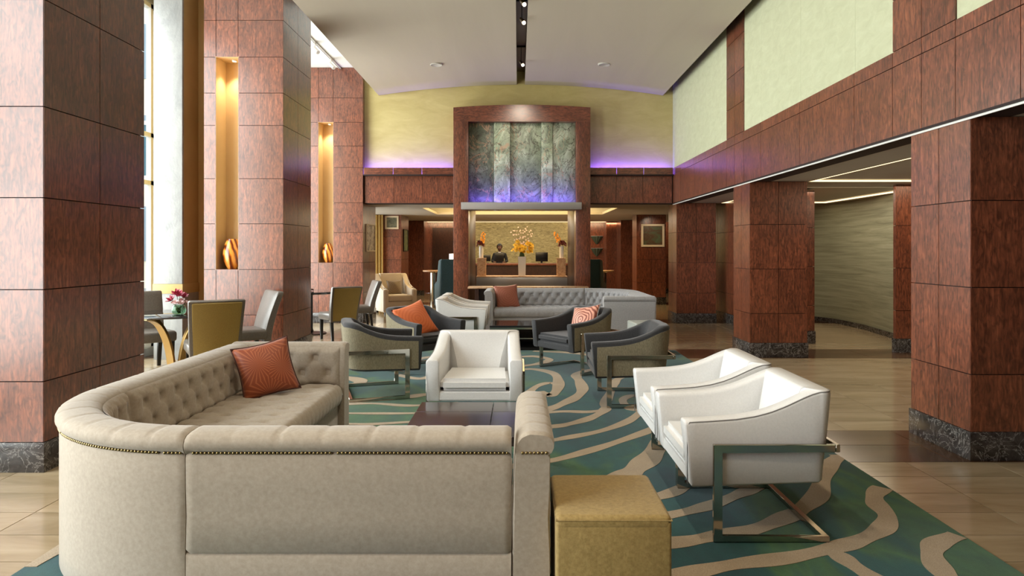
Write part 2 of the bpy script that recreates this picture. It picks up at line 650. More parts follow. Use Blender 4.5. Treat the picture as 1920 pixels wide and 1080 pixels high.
def fl(px, py):
    """floor point seen at a pixel of the photograph"""
    Y = F * CAM_H / (py - VY)
    return ((px - VX) * Y / F, Y)


def smooth_line(pts, n=8):
    out = []
    P = [pts[0]] + list(pts) + [pts[-1]]
    for i in range(1, len(P) - 2):
        for k in range(n):
            t = k / n
            q = []
            for c in range(len(pts[0])):
                a, b, c_, d = P[i - 1][c], P[i][c], P[i + 1][c], P[i + 2][c]
                q.append(.5 * (2 * b + (c_ - a) * t + (2 * a - 5 * b + 4 * c_ - d) * t * t + (3 * b - a - 3 * c_ + d) * t ** 3))
            out.append(tuple(q))
    out.append(tuple(pts[-1]))
    return out


# ------------------------------------------------------------------ room shell
XL, XR, YB, ZC = -3.2, 3.2, 14.2, 5.25
XWIN, XFAR, YEND, YFRONT = -5.2, 7.6, 23.5, -2.6
PY = [4.6, 9.29, 14.05, 18.65]           # fronts of the four big pillars on the window side
RY = [(4.86, 5.6), (9.5, 10.22), (13.9, 14.65), (18.6, 19.3)]

floor = structure('floor')
box('slab', 'grout', XWIN - .1, XFAR + .1, YFRONT - .1, YEND + .1, -.15, -.009, floor)


def is_band(y):
    return any(a - .03 <= y <= b + .03 for a, b in ((4.82, 5.66), (9.42, 10.28), (13.9, 14.7), (18.6, 19.4)))


tw, td = .61, .305
TG = .003
_tile = {}


def tile(x0, x1, y0, y1, mat):
    key = (round(x1 - x0, 3), round(y1 - y0, 3), mat)
    if key not in _tile:
        bm = bmesh.new()
        w, d = (x1 - x0) / 2 - TG, (y1 - y0) / 2 - TG
        bx(bm, -w, w, -d, d, -.009, 0)
        me = bpy.data.meshes.new('tile')
        bm.to_mesh(me)
        bm.free()
        me.materials.append(M[mat])
        _tile[key] = me
    o = bpy.data.objects.new('tile', _tile[key])
    o.location = ((x0 + x1) / 2, (y0 + y1) / 2, 0)
    link(o, floor)


rows = []
y = 2.38
edges = [2.38]
bands = [(4.82, 5.66), (9.42, 10.28), (13.9, 14.7), (18.6, 19.4)]
allrows = []
cur = 0.2
for b0, b1 in bands + [(YEND, YEND)]:
    n = max(1, round((b0 - cur) / td))
    for k in range(n):
        allrows.append((cur + (b0 - cur) * k / n, cur + (b0 - cur) * (k + 1) / n, 'tile', tw))
    if b1 > b0:
        for k in range(2):
            allrows.append((b0 + (b1 - b0) * k / 2, b0 + (b1 - b0) * (k + 1) / 2, 'tile_dark', .92))
    cur = b1
far_bm = {'tile': bmesh.new(), 'tile_dark': bmesh.new()}
ntile = 0
for (y0, y1, mt, w_) in allrows:
    x = XWIN
    while x < XFAR - .05:
        x1 = min(x + w_, XFAR)
        hidden = x > -2.25 and x1 < 2.25 and y1 < 10.0
        if 2.6 < y0 < 7.7 and not hidden and x1 < 6.0:
            tile(x, x1, y0, y1, mt)
            ntile += 1
        elif not (hidden and y0 > .5):
            bm = far_bm[mt]
            g = TG
            bx(bm, x + g, x1 - g, y0 + g, y1 - g, -.009, 0)
        x = x1
for mt, bm in far_bm.items():
    o = finish('distant_tiles' if mt == 'tile' else 'distant_border_tiles', bm, mt, floor)
    o['kind'] = 'stuff'
box('front_slab', 'tile', XWIN, XFAR, YFRONT, .2, -.009, 0, floor)
box('carpet_bed', 'tile', -2.25, 2.25, .5, 10.0, -.0088, -.002, floor)

ceiling = structure('ceiling')
box('ceiling_slab', 'white', XWIN - .1, XR + .05, YFRONT - .1, YB + 1.3, ZC, ZC + .1, ceiling)
# hung vault in two halves with a slot between them
SX = .05


def vault_z(x):
    r = 19.6
    return 4.925 - (r - sqrt(r * r - (x - SX) ** 2))


for a, b in ((-2.9, SX - .085), (SX + .085, 3.0)):
    bm = bmesh.new()
    xs = [a + (b - a) * k / 24 for k in range(25)]
    poly = [(x, vault_z(x)) for x in xs] + [(x, vault_z(x) + .06) for x in reversed(xs)]
    prism(bm, poly, 'y', YFRONT + .3, YB - .02)
    finish('vault_panel', bm, 'vault', ceiling, None, 30)
bm = bmesh.new()
bx(bm, SX - .12, SX + .12, YFRONT + .3, YB - .02, 5.2, 5.235)
finish('slot_back', bm, plain('slot_taupe', (120, 104, 82), .4), ceiling)
for s in (-1, 1):
    bm = bmesh.new()
    bx(bm, SX + s * .087, SX + s * .10, YFRONT + .3, YB - .02, 4.93, 5.2)
    finish('slot_side', bm, plain('slot_bronze', (120, 96, 66), .35, .3), ceiling)
# black strip standing for the shade in the gap at the vault's right edge
box('gap_shade', 'dark_recess', 3.02, 3.19, YFRONT, YB, 5.0, 5.1, ceiling)

# ------------------------------------------------------------------ window side
wall_left = structure('wall_left')
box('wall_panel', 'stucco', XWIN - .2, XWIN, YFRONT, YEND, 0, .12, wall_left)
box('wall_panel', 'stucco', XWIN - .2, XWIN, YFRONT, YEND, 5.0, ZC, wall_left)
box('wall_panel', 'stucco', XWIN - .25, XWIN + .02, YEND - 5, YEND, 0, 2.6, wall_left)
pier_y = [4.6, 9.3, 14.05, 18.6]
for k, py_ in enumerate(pier_y):
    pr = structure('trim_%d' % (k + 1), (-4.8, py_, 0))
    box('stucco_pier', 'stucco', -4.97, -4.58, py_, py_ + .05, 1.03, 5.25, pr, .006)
    box('shaded_return', 'ochre', -4.97, -4.585, py_ + .05, py_ + .48, 1.03, 5.25, pr)  # ochre puts the shade of the pier's side face into its colour
    box('ochre_sill', 'ochre', -4.98, -4.57, py_ - .01, py_ + .49, .90, 1.03, pr, .004)
    box('pier_foot', 'stucco', -4.97, -4.58, py_ + .002, py_ + .48, 0, .90, pr)
    box('end_wall', 'ochre', -5.2, -4.25, py_ + .48, py_ + .54, 0, 5.25, pr)
wn = 0
for (y0, y1) in ((YFRONT, 5.08), (5.14, 9.78), (9.84, 14.53), (14.59, 19.08)):
    wn += 1
    wd = structure('window_%d' % wn, (XWIN - .06, (y0 + y1) / 2, .12))
    for zz in (.12, 2.42, 3.10, 4.94):
        box('rail', 'white_metal', XWIN - .1, XWIN - .03, y0, y1, zz, zz + .06, wd)
    m_ = [y0 + (y1 - y0) * q / 3 for q in range(4)]
    for q, yy in enumerate(m_):
        yy = min(max(yy, y0 + .03), y1 - .03)
        box('mullion', 'white_metal', XWIN - .1, XWIN - .03, yy - .03, yy + .03, .12, 5.0, wd)
    for ya, yb in zip(m_, m_[1:]):
        for za, zb in ((.18, 2.42), (2.48, 3.1), (3.16, 4.94)):
            box('pane', 'glass', XWIN - .07, XWIN - .062, ya + .03, yb - .03, za, zb, wd)

# outdoors, as seen through the strip of window
box('pavement', 'street', -14, XWIN - .2, -6, 40, -.25, -.12, None)['kind'] = 'structure'
box('road', 'asphalt', -34, -14, -6, 60, -.3, -.2, None)['kind'] = 'structure'
b_ = thing('street_building', (-22, 31, -.2), 'pale stone building across the street behind the window glass', 'building')
box('facade', 'facade', -36, -9.5, 30, 31, -.2, 14, b_)
for kx in range(9):
    for kz in range(3):
        box('window', plain('street_window', (110, 128, 140), .3), -34.5 + kx * 2.9, -33 + kx * 2.9, 29.94, 30.02, 1 + kz * 4, 3.4 + kz * 4, b_)
aw = thing('street_awning', (-7.3, 12.5, 2.3), 'teal blue banner hanging outside the window beside the stucco pier', 'awning')
box('cloth', 'awning', -8.1, -6.45, 12.48, 12.53, 2.85, 3.78, aw)
box('cross_bar', 'white_metal', -8.15, -6.4, 12.46, 12.55, 3.78, 3.85, aw)
box('cross_bar', 'white_metal', -8.15, -6.4, 12.46, 12.55, 2.78, 2.85, aw)
box('post', 'white_metal', -8.25, -8.15, 12.45, 12.56, -.12, 3.85, aw)

# big wood-clad pillars on the window side
ZS = [.2, .61, 1.23, 1.85, 2.465, 3.19, 3.63, 4.12, 4.62, 5.25]
pil_label = ['wood clad pillar beside the curved corner of the tufted sofa', 'wood clad pillar with niche behind the pewter dining chairs',
             'wood clad pillar with niche and street print on its flank', 'short wood clad pillar behind the cream armchair carrying two pictures']
for k, py_ in enumerate(PY):
    x0, x1, y0, y1 = -4.28, XL, py_, py_ + 1.24
    top = ZC if k < 3 else 2.46
    zs = ZS if k < 3 else [z for z in ZS if z < 2.5]
    p = structure('pillar', (-3.74, py_ + .62, 0))
    p['label'] = pil_label[k]
    nx0, nx1, nz0, nz1, nd = -4.115, -3.815, 1.23, 4.12, .33
    t = .022
    niche = k < 3
    ya = y0 + t
    if niche:
        box('core', 'core', x0 + t, nx0 - .012, ya, y1 - t, .0, top, p)
        box('core', 'core', nx1 + .012, x1 - t, ya, y1 - t, .0, top, p)
        box('core', 'core', nx0 - .012, nx1 + .012, ya, y1 - t, .0, nz0 - .012, p)
        box('core', 'core', nx0 - .012, nx1 + .012, ya, y1 - t, nz1 + .012, top, p)
        box('core', 'core', nx0 - .012, nx1 + .012, y0 + nd, y1 - t, nz0 - .012, nz1 + .012, p)
        nb = structure_parent = p
        box('niche_side', 'niche', nx0 - .012, nx0, y0 + .002, y0 + nd, nz0, nz1, p)
        box('niche_side', 'niche', nx1, nx1 + .012, y0 + .002, y0 + nd, nz0, nz1, p)
        box('niche_back', 'niche', nx0, nx1, y0 + nd - .012, y0 + nd, nz0, nz1, p)
        box('niche_top', 'niche', nx0 - .012, nx1 + .012, y0 + .002, y0 + nd, nz1, nz1 + .012, p)
        box('niche_shelf', 'wood_h', nx0 - .012, nx1 + .012, y0 + .002, y0 + nd, nz0 - .012, nz0, p)
        us = [0, -4.115 + 4.28, -3.815 + 4.28, 1.08]
        clad(p, 'wood', (x0, y0 + t), (x1, y0 + t), us, zs, skip=lambda i, j: i == 1 and 2 <= j <= 6)
    else:
        box('core', 'core', x0 + t, x1 - t, ya, y1 - t, 0, top, p)
        clad(p, 'wood', (x0, y0 + t), (x1, y0 + t), [0, .465, 1.08], zs)
    clad(p, 'wood', (x1 - t, y0), (x1 - t, y1), [0, .62, 1.24], zs)
    clad(p, 'wood', (x0 + t, y1), (x0 + t, y0), [0, .62, 1.24], zs)
    clad(p, 'wood', (x1, y1 - t), (x0, y1 - t), [0, .54, 1.08], zs)
    box('plinth', 'plinth', x0 - .012, x1 + .012, y0 - .012, y1 + .012, 0, .2, p, .003)
    if niche:
        # downlight in the top of the niche
        dl = thing('niche_downlight', (-3.93, y0 + .16, 4.10), ['small downlight in niche top hidden in the pillar by the curved sofa', 'small downlight in niche top above the larger amber vase',
                   'small downlight in niche top above the smaller amber vase'][k], 'light', group='niche downlights')
        bm = bmesh.new(); lathe(bm, [(.0, .02), (.03, .02), (.034, 0), (.026, 0), (.024, .012), (0, .012)], 16)
        finish('bezel', bm, 'white_metal', dl, None, 40)
        bm = bmesh.new(); lathe(bm, [(0, .011), (.022, .011), (.02, .004), (0, .002)], 12)
        finish('bulb', bm, 'bulb', dl, None, 40)
        spot('niche_light', (-3.93, y0 + .16, 4.07), (-3.93, y0 + .2, 0), 42, (1.0, .80, .54), 95, .8, .02)

# amber vases in the niches
for k, (sc, lab) in enumerate(((1.0, 'tall amber swirled glass vase in the niche nearer the dining chairs'), (.96, 'amber swirled glass vase in the niche of the farther pillar'))):
    v = thing('amber_vase', (-3.962, PY[k + 1] + .155, 1.232), lab, 'vase', 0, 'amber vases in the niches')
    bm = bmesh.new()
    prof = [(0, 0), (.055, 0), (.085, .05), (.112, .12), (.122, .19), (.117, .26), (.098, .33), (.078, .385), (.066, .415), (.06, .415), (.055, .40), (.05, .1), (0, .06)]
    lathe(bm, [(r * sc, h * sc) for r, h in prof], 28)
    finish('body', bm, 'amber', v, None, 50)

# ------------------------------------------------------------------ right side: pillars, frieze, fabric wall, soffit
RZ = [.2, .61, 1.23, 1.85, 2.45]
rl = ['wood clad pillar beside the white leather armchairs', 'wood clad pillar in front of the olive curved wall', 'wood clad pillar at the frieze corner behind the dark armchairs',
      'far wood clad pillar carrying the ivory framed picture']
for k, (y0, y1) in enumerate(RY):
    x0, x1 = 3.22, 4.02
    if k == 0: x1 = 4.4
    p = structure('pillar', ((x0 + x1) / 2, (y0 + y1) / 2, 0))
    p['label'] = rl[k]
    t = .022
    box('core', 'core', x0 + t, x1 - t, y0 + t, y1 - t, 0, 2.45, p)
    w = x1 - x0
    d = y1 - y0
    clad(p, 'wood', (x0, y0 + t), (x1, y0 + t), [0, w / 2, w], RZ)
    clad(p, 'wood', (x0 + t, y1), (x0 + t, y0), [0, d / 2, d], RZ)
    clad(p, 'wood', (x1 - t, y0), (x1 - t, y1), [0, d / 2, d], RZ)
    clad(p, 'wood', (x1, y1 - t), (x0, y1 - t), [0, w / 2, w], RZ)
    box('plinth', 'plinth', x0 - .012, x1 + .012, y0 - .012, y1 + .012, 0, .2, p, .003)

wall_right = structure('wall_right', (XR + .15, 6, 2.46))
box('wall_core', 'core', XR + .024, XR + .3, YFRONT, YB + .02, 2.5, ZC, wall_right)
base_y = [5.0, 5.42, 5.84, 6.51, 7.77, 9.02]
ys = [-2.6, -1.6, -.4, .36, .78, 1.2, 1.86, 3.1, 4.35] + base_y + [9.7, 10.1, 10.5, 11.25, 12.45, 13.5, YB]
L = lambda yy: [YB - q for q in reversed(yy)]
clad(wall_right, 'wood', (XR + .022, YB), (XR + .022, YFRONT), L(ys), [2.46, 3.055, 3.185])
# pilasters above the frieze, fabric between them
pil = [(.36, 1.2), (5.0, 5.84), (9.7, 10.5)]
for a, b in pil:
    clad(wall_right, 'wood', (XR + .022, b), (XR + .022, a), [0, (b - a) / 2, b - a], [3.185, 3.62, 4.1, 4.6, 5.25])
fab = [(-2.6, .36, [-2.6, -1.6, -.6, .36]), (1.2, 5.0, [1.2, 2.4, 3.7, 5.0]), (5.84, 9.7, [5.84, 6.51, 7.77, 9.02, 9.7]), (10.5, YB, [10.5, 11.7, 12.9, YB])]
for a, b, br in fab:
    for y0, y1 in zip(br, br[1:]):
        panel(wall_right, 'fabric', XR + .034, (y0 + y1) / 2, 3.185, -pi / 2, y1 - y0, 2.05, .022, 'fabric_panel', .0012)
box('frieze_lip', 'core', XR - .01, XR + .3, YFRONT, YB, 2.445, 2.462, wall_right)
box('reveal_bead', 'white_metal', XR + .008, XR + .02, YFRONT, YB, 2.428, 2.445, wall_right)

# low soffit on the right with two coffers, and over the rear
SOF = 2.452
sof = structure('ceiling_right', (5.4, 8, SOF))
cA = (4.07, 5.9, 6.2, 9.6)
cB = (4.15, 6.3, 10.45, 14.0)
def slab(x0, x1, y0, y1): box('soffit_panel', 'soffit', x0, x1, y0, y1, SOF, SOF + .06, sof)
slab(XR + .02, cA[0], YFRONT, YB + 9.3)
slab(cA[0], XFAR, YFRONT, cA[2])
slab(cA[1], XFAR, cA[2], cA[3])
slab(cA[0], XFAR, cA[3], cB[2])
slab(cB[1], XFAR, cB[2], cB[3])
slab(cA[0], cB[0], cB[2], cB[3])
slab(cA[0], XFAR, cB[3], YEND)
for c in (cA, cB):
    box('coffer_top', 'white', c[0] - .15, c[1] + .15, c[2] - .15, c[3] + .15, SOF + .26, SOF + .3, sof)
    for x0, x1, y0, y1 in ((c[0] - .15, c[0] - .12, c[2] - .15, c[3] + .15), (c[1] + .12, c[1] + .15, c[2] - .15, c[3] + .15), (c[0] - .15, c[1] + .15, c[2] - .15, c[2] - .12), (c[0] - .15, c[1] + .15, c[3] + .12, c[3] + .15)):
        box('coffer_side', 'white', x0, x1, y0, y1, SOF + .06, SOF + .26, sof)
    # a floating inner panel, the light leaves through the gap all round it
    box('coffer_raft', 'soffit', c[0] + .09, c[1] - .09, c[2] + .09, c[3] - .09, SOF + .03, SOF + .06, sof)
    for x0, x1, y0, y1 in ((c[0] + .0, c[0] + .05, c[2], c[3]), (c[1] - .05, c[1], c[2], c[3]), (c[0] + .05, c[1] - .05, c[2], c[2] + .05), (c[0] + .05, c[1] - .05, c[3] - .05, c[3])):
        box('cove_strip', 'led_warm', x0, x1, y0, y1, SOF + .004, SOF + .02, sof)

wall_far_right = structure('wall_far_right', (7.5, 8, 0))
box('wall_panel', 'darkwood', XFAR, XFAR + .1, YFRONT, YEND, 0, 3, wall_far_right)
# the curved olive wall
cw = structure('wall_curved', (6.4, 13, 0))
ctl = smooth_line([(4.85, 15.2), (5.6, 15.0), (6.15, 14.6), (6.45, 13.9), (6.5, 13.0), (6.42, 12.2), (6.33, 11.4), (6.25, 10.6), (6.22, 10.02)], 6)
def ribbon_wall(name, mat, line, z0, z1, th, parent):
    bm = bmesh.new()
    rings = []
    for i, q in enumerate(line):
        a, b = Vector(line[max(i - 1, 0)]), Vector(line[min(i + 1, len(line) - 1)])
        d = (b - a).normalized()
        nrm = Vector((-d.y, d.x))
        o_ = Vector(q) + nrm * th
        rings.append([(q[0] - parent.location.x, q[1] - parent.location.y, z0), (o_.x - parent.location.x, o_.y - parent.location.y, z0),
                      (o_.x - parent.location.x, o_.y - parent.location.y, z1), (q[0] - parent.location.x, q[1] - parent.location.y, z1)])
    loft(bm, rings)
    return finish(name, bm, mat, parent, None, 30)
ribbon_wall('wallcovering', 'stria', ctl, 0, 2.75, .06, cw)
ribbon_wall('skirting', 'plinth', [(x - .0, y_ - .0) for x, y_ in ctl], 0, .09, -.025, cw)
# two side posts: one framing the curved wall, one behind pillar 2
for nm, (x0, x1, y0, y1), lab in (('pillar', (5.5, 6.3, 9.95, 10.02), 'slim wood clad pillar ending the olive curved wall'), ('pillar', (4.25, 4.73, 10.9, 15.3), 'wood clad wall end between the pillars and the olive curved wall')):
    p = structure(nm, ((x0 + x1) / 2, (y0 + y1) / 2, 0))
    p['label'] = lab
    box('core', 'core', x0 + .022, x1 - .022, y0 + .022, y1 - .022, 0, 2.45, p)
    clad(p, 'wood', (x0, y0 + .022), (x1, y0 + .022), [0, x1 - x0], RZ)
    nn = max(1, round((y1 - y0) / .7))
    clad(p, 'wood', (x0 + .022, y1), (x0 + .022, y0), [(y1 - y0) * q / nn for q in range(nn + 1)], RZ)
    clad(p, 'wood', (x1 - .022, y0), (x1 - .022, y1), [(y1 - y0) * q / nn for q in range(nn + 1)], RZ)
    box('plinth', 'plinth', x0 - .012, x1 + .012, y0 - .012, y1 + .012, 0, .2, p)

# ------------------------------------------------------------------ back wall, frieze, portal
wall_back = structure('wall_back', (0, YB, 2.46))
box('wallcovering', 'yellow', XL - .05, XR + .03, YB, YB + .2, 2.5, ZC, wall_back)
box('frieze_core', 'core', XL - .05, XR + .05, YB - .06, YB + .2, 2.45, 3.03, wall_back)
PXL, PXR, PYF, PYB = -1.32, 1.461, 13.85, 16.2
left_br = [XL + .02, -2.575, -1.985, PXL - .0]
right_br = [PXR, 2.02, 2.575, XR - .02]
for br in (left_br, right_br):
    clad(wall_back, 'wood', (br[0], YB - .06), (br[-1], YB - .06), [q - br[0] for q in br], [2.46, 3.03])
    for a, b in zip(br, br[1:]):
        bm = bmesh.new()
        bx(bm, a + .003 - (a + b) / 2, b - .003 - (a + b) / 2, -.17, -.14, 0, .15, .004, 1)
        finish('cornice_panel', bm, 'wood_h', wall_back, ((a + b) / 2, 0, .575))
    box('trough', 'core', br[0], br[-1], YB - .225, YB, 3.02, 3.04, wall_back)
    st = box('led_strip', 'led_purple', br[0] + .05, br[-1] - .05, YB - .12, YB - .10, 3.04, 3.05, wall_back)
    area('violet_cove', ((br[0] + br[-1]) / 2, YB - .11, 3.06), (pi - .8, 0, 0), br[-1] - br[0] - .1, .03, 22, (.13, .06, 1.0), 140)

portal = thing('portal_surround', (.07, PYF + .1, 0), 'tall wood portal with arched head framing marble slabs above the reception view', 'portal')
px_, pyy = portal.location.x, portal.location.y
iL, iR = -1.017, 1.169
for a, b in ((PXL, iL), (iR, PXR)):
    box('post', 'wood', a, b, PYF, YB + .1, 0, 4.1, portal, .004)
    box('post', 'darkwood', a, b, YB + .1, PYB, 0, 2.44, portal, .004)  # rear half in darker wood, putting the jamb's shade into its colour
bm = bmesh.new()
xs = [PXL + (PXR - PXL) * q / 16 for q in range(17)]
arc = lambda x: 4.385 + .055 * (1 - ((x - .07) / 1.39) ** 2)
prism(bm, [(x - px_, arc(x)) for x in xs] + [(PXR - px_, 4.10), (PXL - px_, 4.10)], 'y', PYF - pyy, YB - pyy)
finish('arched_head', bm, 'wood_h', portal, None, 25)
box('backing', 'core', iL, iR, YB - .06, YB + .1, 2.4, 4.1, portal)
bnd = [878, 925.5, 956.5, 1015, 1037, 1080]
smats = ['stone_dark', 'stone_pale', 'stone_mid', 'stone_pale', 'stone_mid']
sy = [14.0, 13.96, 14.02, 13.97, 14.0]
for a, b, m_, y_ in zip(bnd, bnd[1:], smats, sy):
    xa, xb = iL + (a - 878) / 202 * (iR - iL), iL + (b - 878) / 202 * (iR - iL)
    box('stone_slab', m_, xa + .002, xb - .002, y_, YB - .06, 2.46, 4.098, portal, .003)
box('steel_shelf', 'steel', -1.145, 1.263, 13.62, YB + .05, 2.305, 2.445, portal, .004)
for kx in (-.45, .07, .6):
    bm = bmesh.new(); lathe(bm, [(0, .012), (.05, .012), (.055, -.006), (.04, -.006), (.036, .004), (0, .004)], 16)
    finish('downlight', bm, 'steel', portal, (kx - px_, 13.9 - pyy, 2.299), 40)
box('led_strip', 'led_purple', iL + .02, iR - .02, 13.76, 13.775, 2.447, 2.453, portal)
area('violet_cove', (.07, 13.80, 2.458), (pi - .35, 0, 0), 2.1, .03, 12, (.15, .07, 1.0))

# rear zone: soffit with glowing rectangular cove, rear wall
cr = structure('ceiling_rear', (0, 19, SOF))
c = (-2.2, 2.27, 15.6, 18.5)
for x0, x1, y0, y1 in ((XWIN, XL, YB + 1.1, YEND), (XL, c[0], YB, YEND), (c[1], XR + .02, YB, YEND), (c[0], c[1], YB + .2, c[2]), (c[0], c[1], c[3], YEND)):
    box('soffit_panel', 'soffit', x0, x1, y0, y1, SOF, SOF + .06, cr)
box('bulkhead', 'white', XWIN, XL - .01, YB + 1.12, YB + 1.2, SOF, ZC, cr)
box('soffit_panel', 'soffit', c[0] - .3, c[1] + .3, c[2] - .3, c[3] + .3, SOF + .36, SOF + .4, cr)
for x0, x1, y0, y1 in ((c[0] - .3, c[0] - .26, c[2] - .3, c[3] + .3), (c[1] + .26, c[1] + .3, c[2] - .3, c[3] + .3), (c[0] - .3, c[1] + .3, c[3] + .26, c[3] + .3), (c[0] - .3, c[1] + .3, c[2] - .3, c[2] - .26)):
    box('cove_side', 'white', x0, x1, y0, y1, SOF + .05, SOF + .37, cr)
box('cove_lamp', 'led_gold', c[0] + .1, c[1] - .1, c[2] + .1, c[3] - .1, SOF + .33, SOF + .35, cr)
box('cove_strip', 'led_warm', XL, XR, YEND - .16, YEND - .1, SOF - .01, SOF + .0, cr)
wall_rear = structure('wall_rear', (0, YEND, 0))
box('core', 'core', XWIN, XFAR, YEND + .02, YEND + .15, 0, 3, wall_rear)
box('gold_wallcovering', 'gold', -1.55, 1.75, YEND - .03, YEND + .02, 0, 2.6, wall_rear)
clad(wall_rear, 'wood', (XWIN, YEND + .02), (-1.55, YEND + .02), [0, .6, 1.2, 1.8, 2.4, 3.0, 3.65], [0, 1.23, 2.46])
clad(wall_rear, 'wood', (1.75, YEND + .02), (XFAR, YEND + .02), [0, .65, 1.3, 1.95, 2.6, 3.25, 3.9, 5.85], [0, 1.23, 2.46])
box('rear_pier', 'wood', -3.75, -3.1, 22.4, YEND, 0, 2.44, wall_rear)
box('rear_pier', 'wood', 3.3, 3.95, 22.0, YEND, 0, 2.44, wall_rear)
box('rear_pier', 'wood', 2.95, 3.3, 22.9, YEND, 0, 2.44, wall_rear)
door_1 = structure('door_1', (-2.5, YEND, 0))
box('door_leaf', 'darkwood', -2.95, -1.7, YEND - .05, YEND + .0, 0, 2.25, door_1)
box('door_handle', 'steel', -1.9, -1.86, YEND - .1, YEND - .04, .95, 1.15, door_1)
bb = structure('baseboard_rear', (0, YEND, 0))
box('skirting', 'plinth', XWIN, -3.75, YEND - .03, YEND, 0, .16, bb)
box('skirting', 'plinth', -3.76, -3.09, 22.37, 22.4, 0, .16, bb)
box('skirting', 'plinth', 3.95, XFAR, YEND - .03, YEND, 0, .16, bb)
wall_front = structure('wall_front', (0, YFRONT, 0))
box('wall_core', 'core', XWIN, XFAR, YFRONT - .1, YFRONT - .0, 0, ZC, wall_front)
clad(wall_front, 'wood', (XFAR, YFRONT), (XWIN, YFRONT), [0, 1.6, 3.2, 4.8, 6.4, 8.0, 9.6, 11.2, 12.8], [.0, 1.23, 2.46, 3.7, 5.25], t=.02)
# left end behind the last pillar
wl2 = structure('wall_left_rear', (-4.6, 21, 0))
box('wall_panel', 'wood', -5.2, -5.1, 19.9, YEND, 0, 2.46, wl2)
gc = thing('gold_curtain', (-4.1, 18.62, 0), 'narrow gold curtain hanging beside the pillar behind the cream armchair', 'curtain')
bm = bmesh.new()
ring = [(-.32 + .64 * q / 40, .03 * sin(q * 1.25)) for q in range(41)]
prism(bm, ring + [(x, y_ + .012) for x, y_ in reversed(ring)], 'z', .02, 2.44)
finish('drape', bm, upholstery('gold_drapery', (150, 120, 64), (176, 144, 82), .6), gc, None, 60)
gc.location = (-3.98, 18.48, 0)


# ------------------------------------------------------------------ carpet
carpet = thing('carpet', (0, 5.55, 0), 'large teal and green wool carpet with sandy swirling bands under the seating', 'carpet')
bm = bmesh.new()
bx(bm, -2.32, 2.32, 1.0 - 5.55, 10.1 - 5.55, 0, .012, .004, 1)
finish('pile', bm, 'rug', carpet)
B = [
    ([(560, 880), (700, 896), (820, 892), (940, 880), (1033, 867), (1102, 849), (1162, 830), (1222, 808), (1262, 786), (1300, 752), (1330, 700)], .095),
    ([(640, 850), (740, 858), (850, 850), (930, 838), (1030, 829), (1066, 823), (1126, 811), (1174, 794), (1200, 776), (1216, 758), (1190, 744), (1168, 752), (1180, 768), (1204, 772)], .09),
    ([(700, 818), (800, 820), (900, 812), (1030, 803), (1066, 798), (1100, 789), (1126, 777), (1136, 768), (1134, 760), (1143, 741), (1151, 722), (1162, 711), (1200, 700)], .10),
    ([(1020, 776), (1060, 774), (1100, 775), (1132, 772)], .09),
    ([(990, 779), (1030, 769), (1054, 760), (1078, 748), (1092, 734), (1087, 717), (1081, 706), (1100, 697), (1150, 690)], .12),
    ([(1012, 736), (1030, 744), (1044, 734), (1047, 717), (1037, 702), (1000, 694), (960, 697)], .12),
    ([(990, 739), (1008, 726), (1030, 720), (1046, 724)], .09),
    ([(700, 930), (860, 975), (980, 972), (1060, 950), (1110, 925), (1172, 895), (1194, 881), (1218, 861), (1238, 836), (1262, 822), (1330, 806), (1400, 800), (1460, 803), (1500, 812)], .17),
    ([(1080, 990), (1140, 962), (1190, 945), (1253, 930), (1290, 912), (1350, 880), (1420, 868), (1500, 852)], .10),
    ([(820, 1040), (940, 1040), (1060, 1015), (1180, 985), (1280, 965), (1330, 952), (1380, 933), (1410, 921), (1460, 900), (1540, 880)], .10),
    ([(960, 1090), (1070, 1055), (1180, 1030), (1280, 1020), (1340, 1010), (1413, 997), (1467, 977), (1500, 960), (1533, 933), (1543, 897), (1557, 872), (1580, 856)], .12),
    ([(900, 1200), (1080, 1140), (1200, 1100), (1300, 1078), (1380, 1063), (1480, 1050), (1563, 1032), (1613, 1017), (1653, 997), (1664, 973), (1645, 950), (1640, 932), (1655, 918)], .11),
    ([(1540, 1034), (1570, 1045), (1597, 1063), (1640, 1090)], .10),
    ([(1790, 1100), (1763, 1073), (1747, 1043), (1757, 1023), (1795, 1008)], .11),
    ([(540, 690), (600, 704), (640, 709), (664, 712), (676, 718), (660, 724), (600, 728), (540, 724)], .16),
    ([(560, 762), (640, 758), (700, 752), (740, 749), (770, 746), (800, 742), (840, 744)], .13),
    ([(640, 761), (700, 759), (760, 763), (800, 762), (860, 758)], .08),
    ([(540, 783), (640, 778), (700, 778), (790, 777), (900, 770)], .07),
    ([(500, 802), (640, 798), (700, 798), (790, 793), (900, 790)], .07),
    ([(745, 705), (790, 712), (830, 700), (880, 690), (960, 688)], .11),
    ([(976, 671), (1004, 670), (1030, 676), (1010, 684), (980, 688)], .12),
    ([(640, 676), (690, 690), (740, 684), (800, 672), (860, 664)], .13),
    ([(1000, 660), (1080, 664), (1160, 676), (1230, 670), (1262, 664)], .12),
    ([(30, 1068), (110, 1035), (240, 1010), (420, 1040), (620, 1100)], .12),
    ([(300, 1200), (500, 1120), (760, 1100), (940, 1150), (1030, 1260)], .12),
]
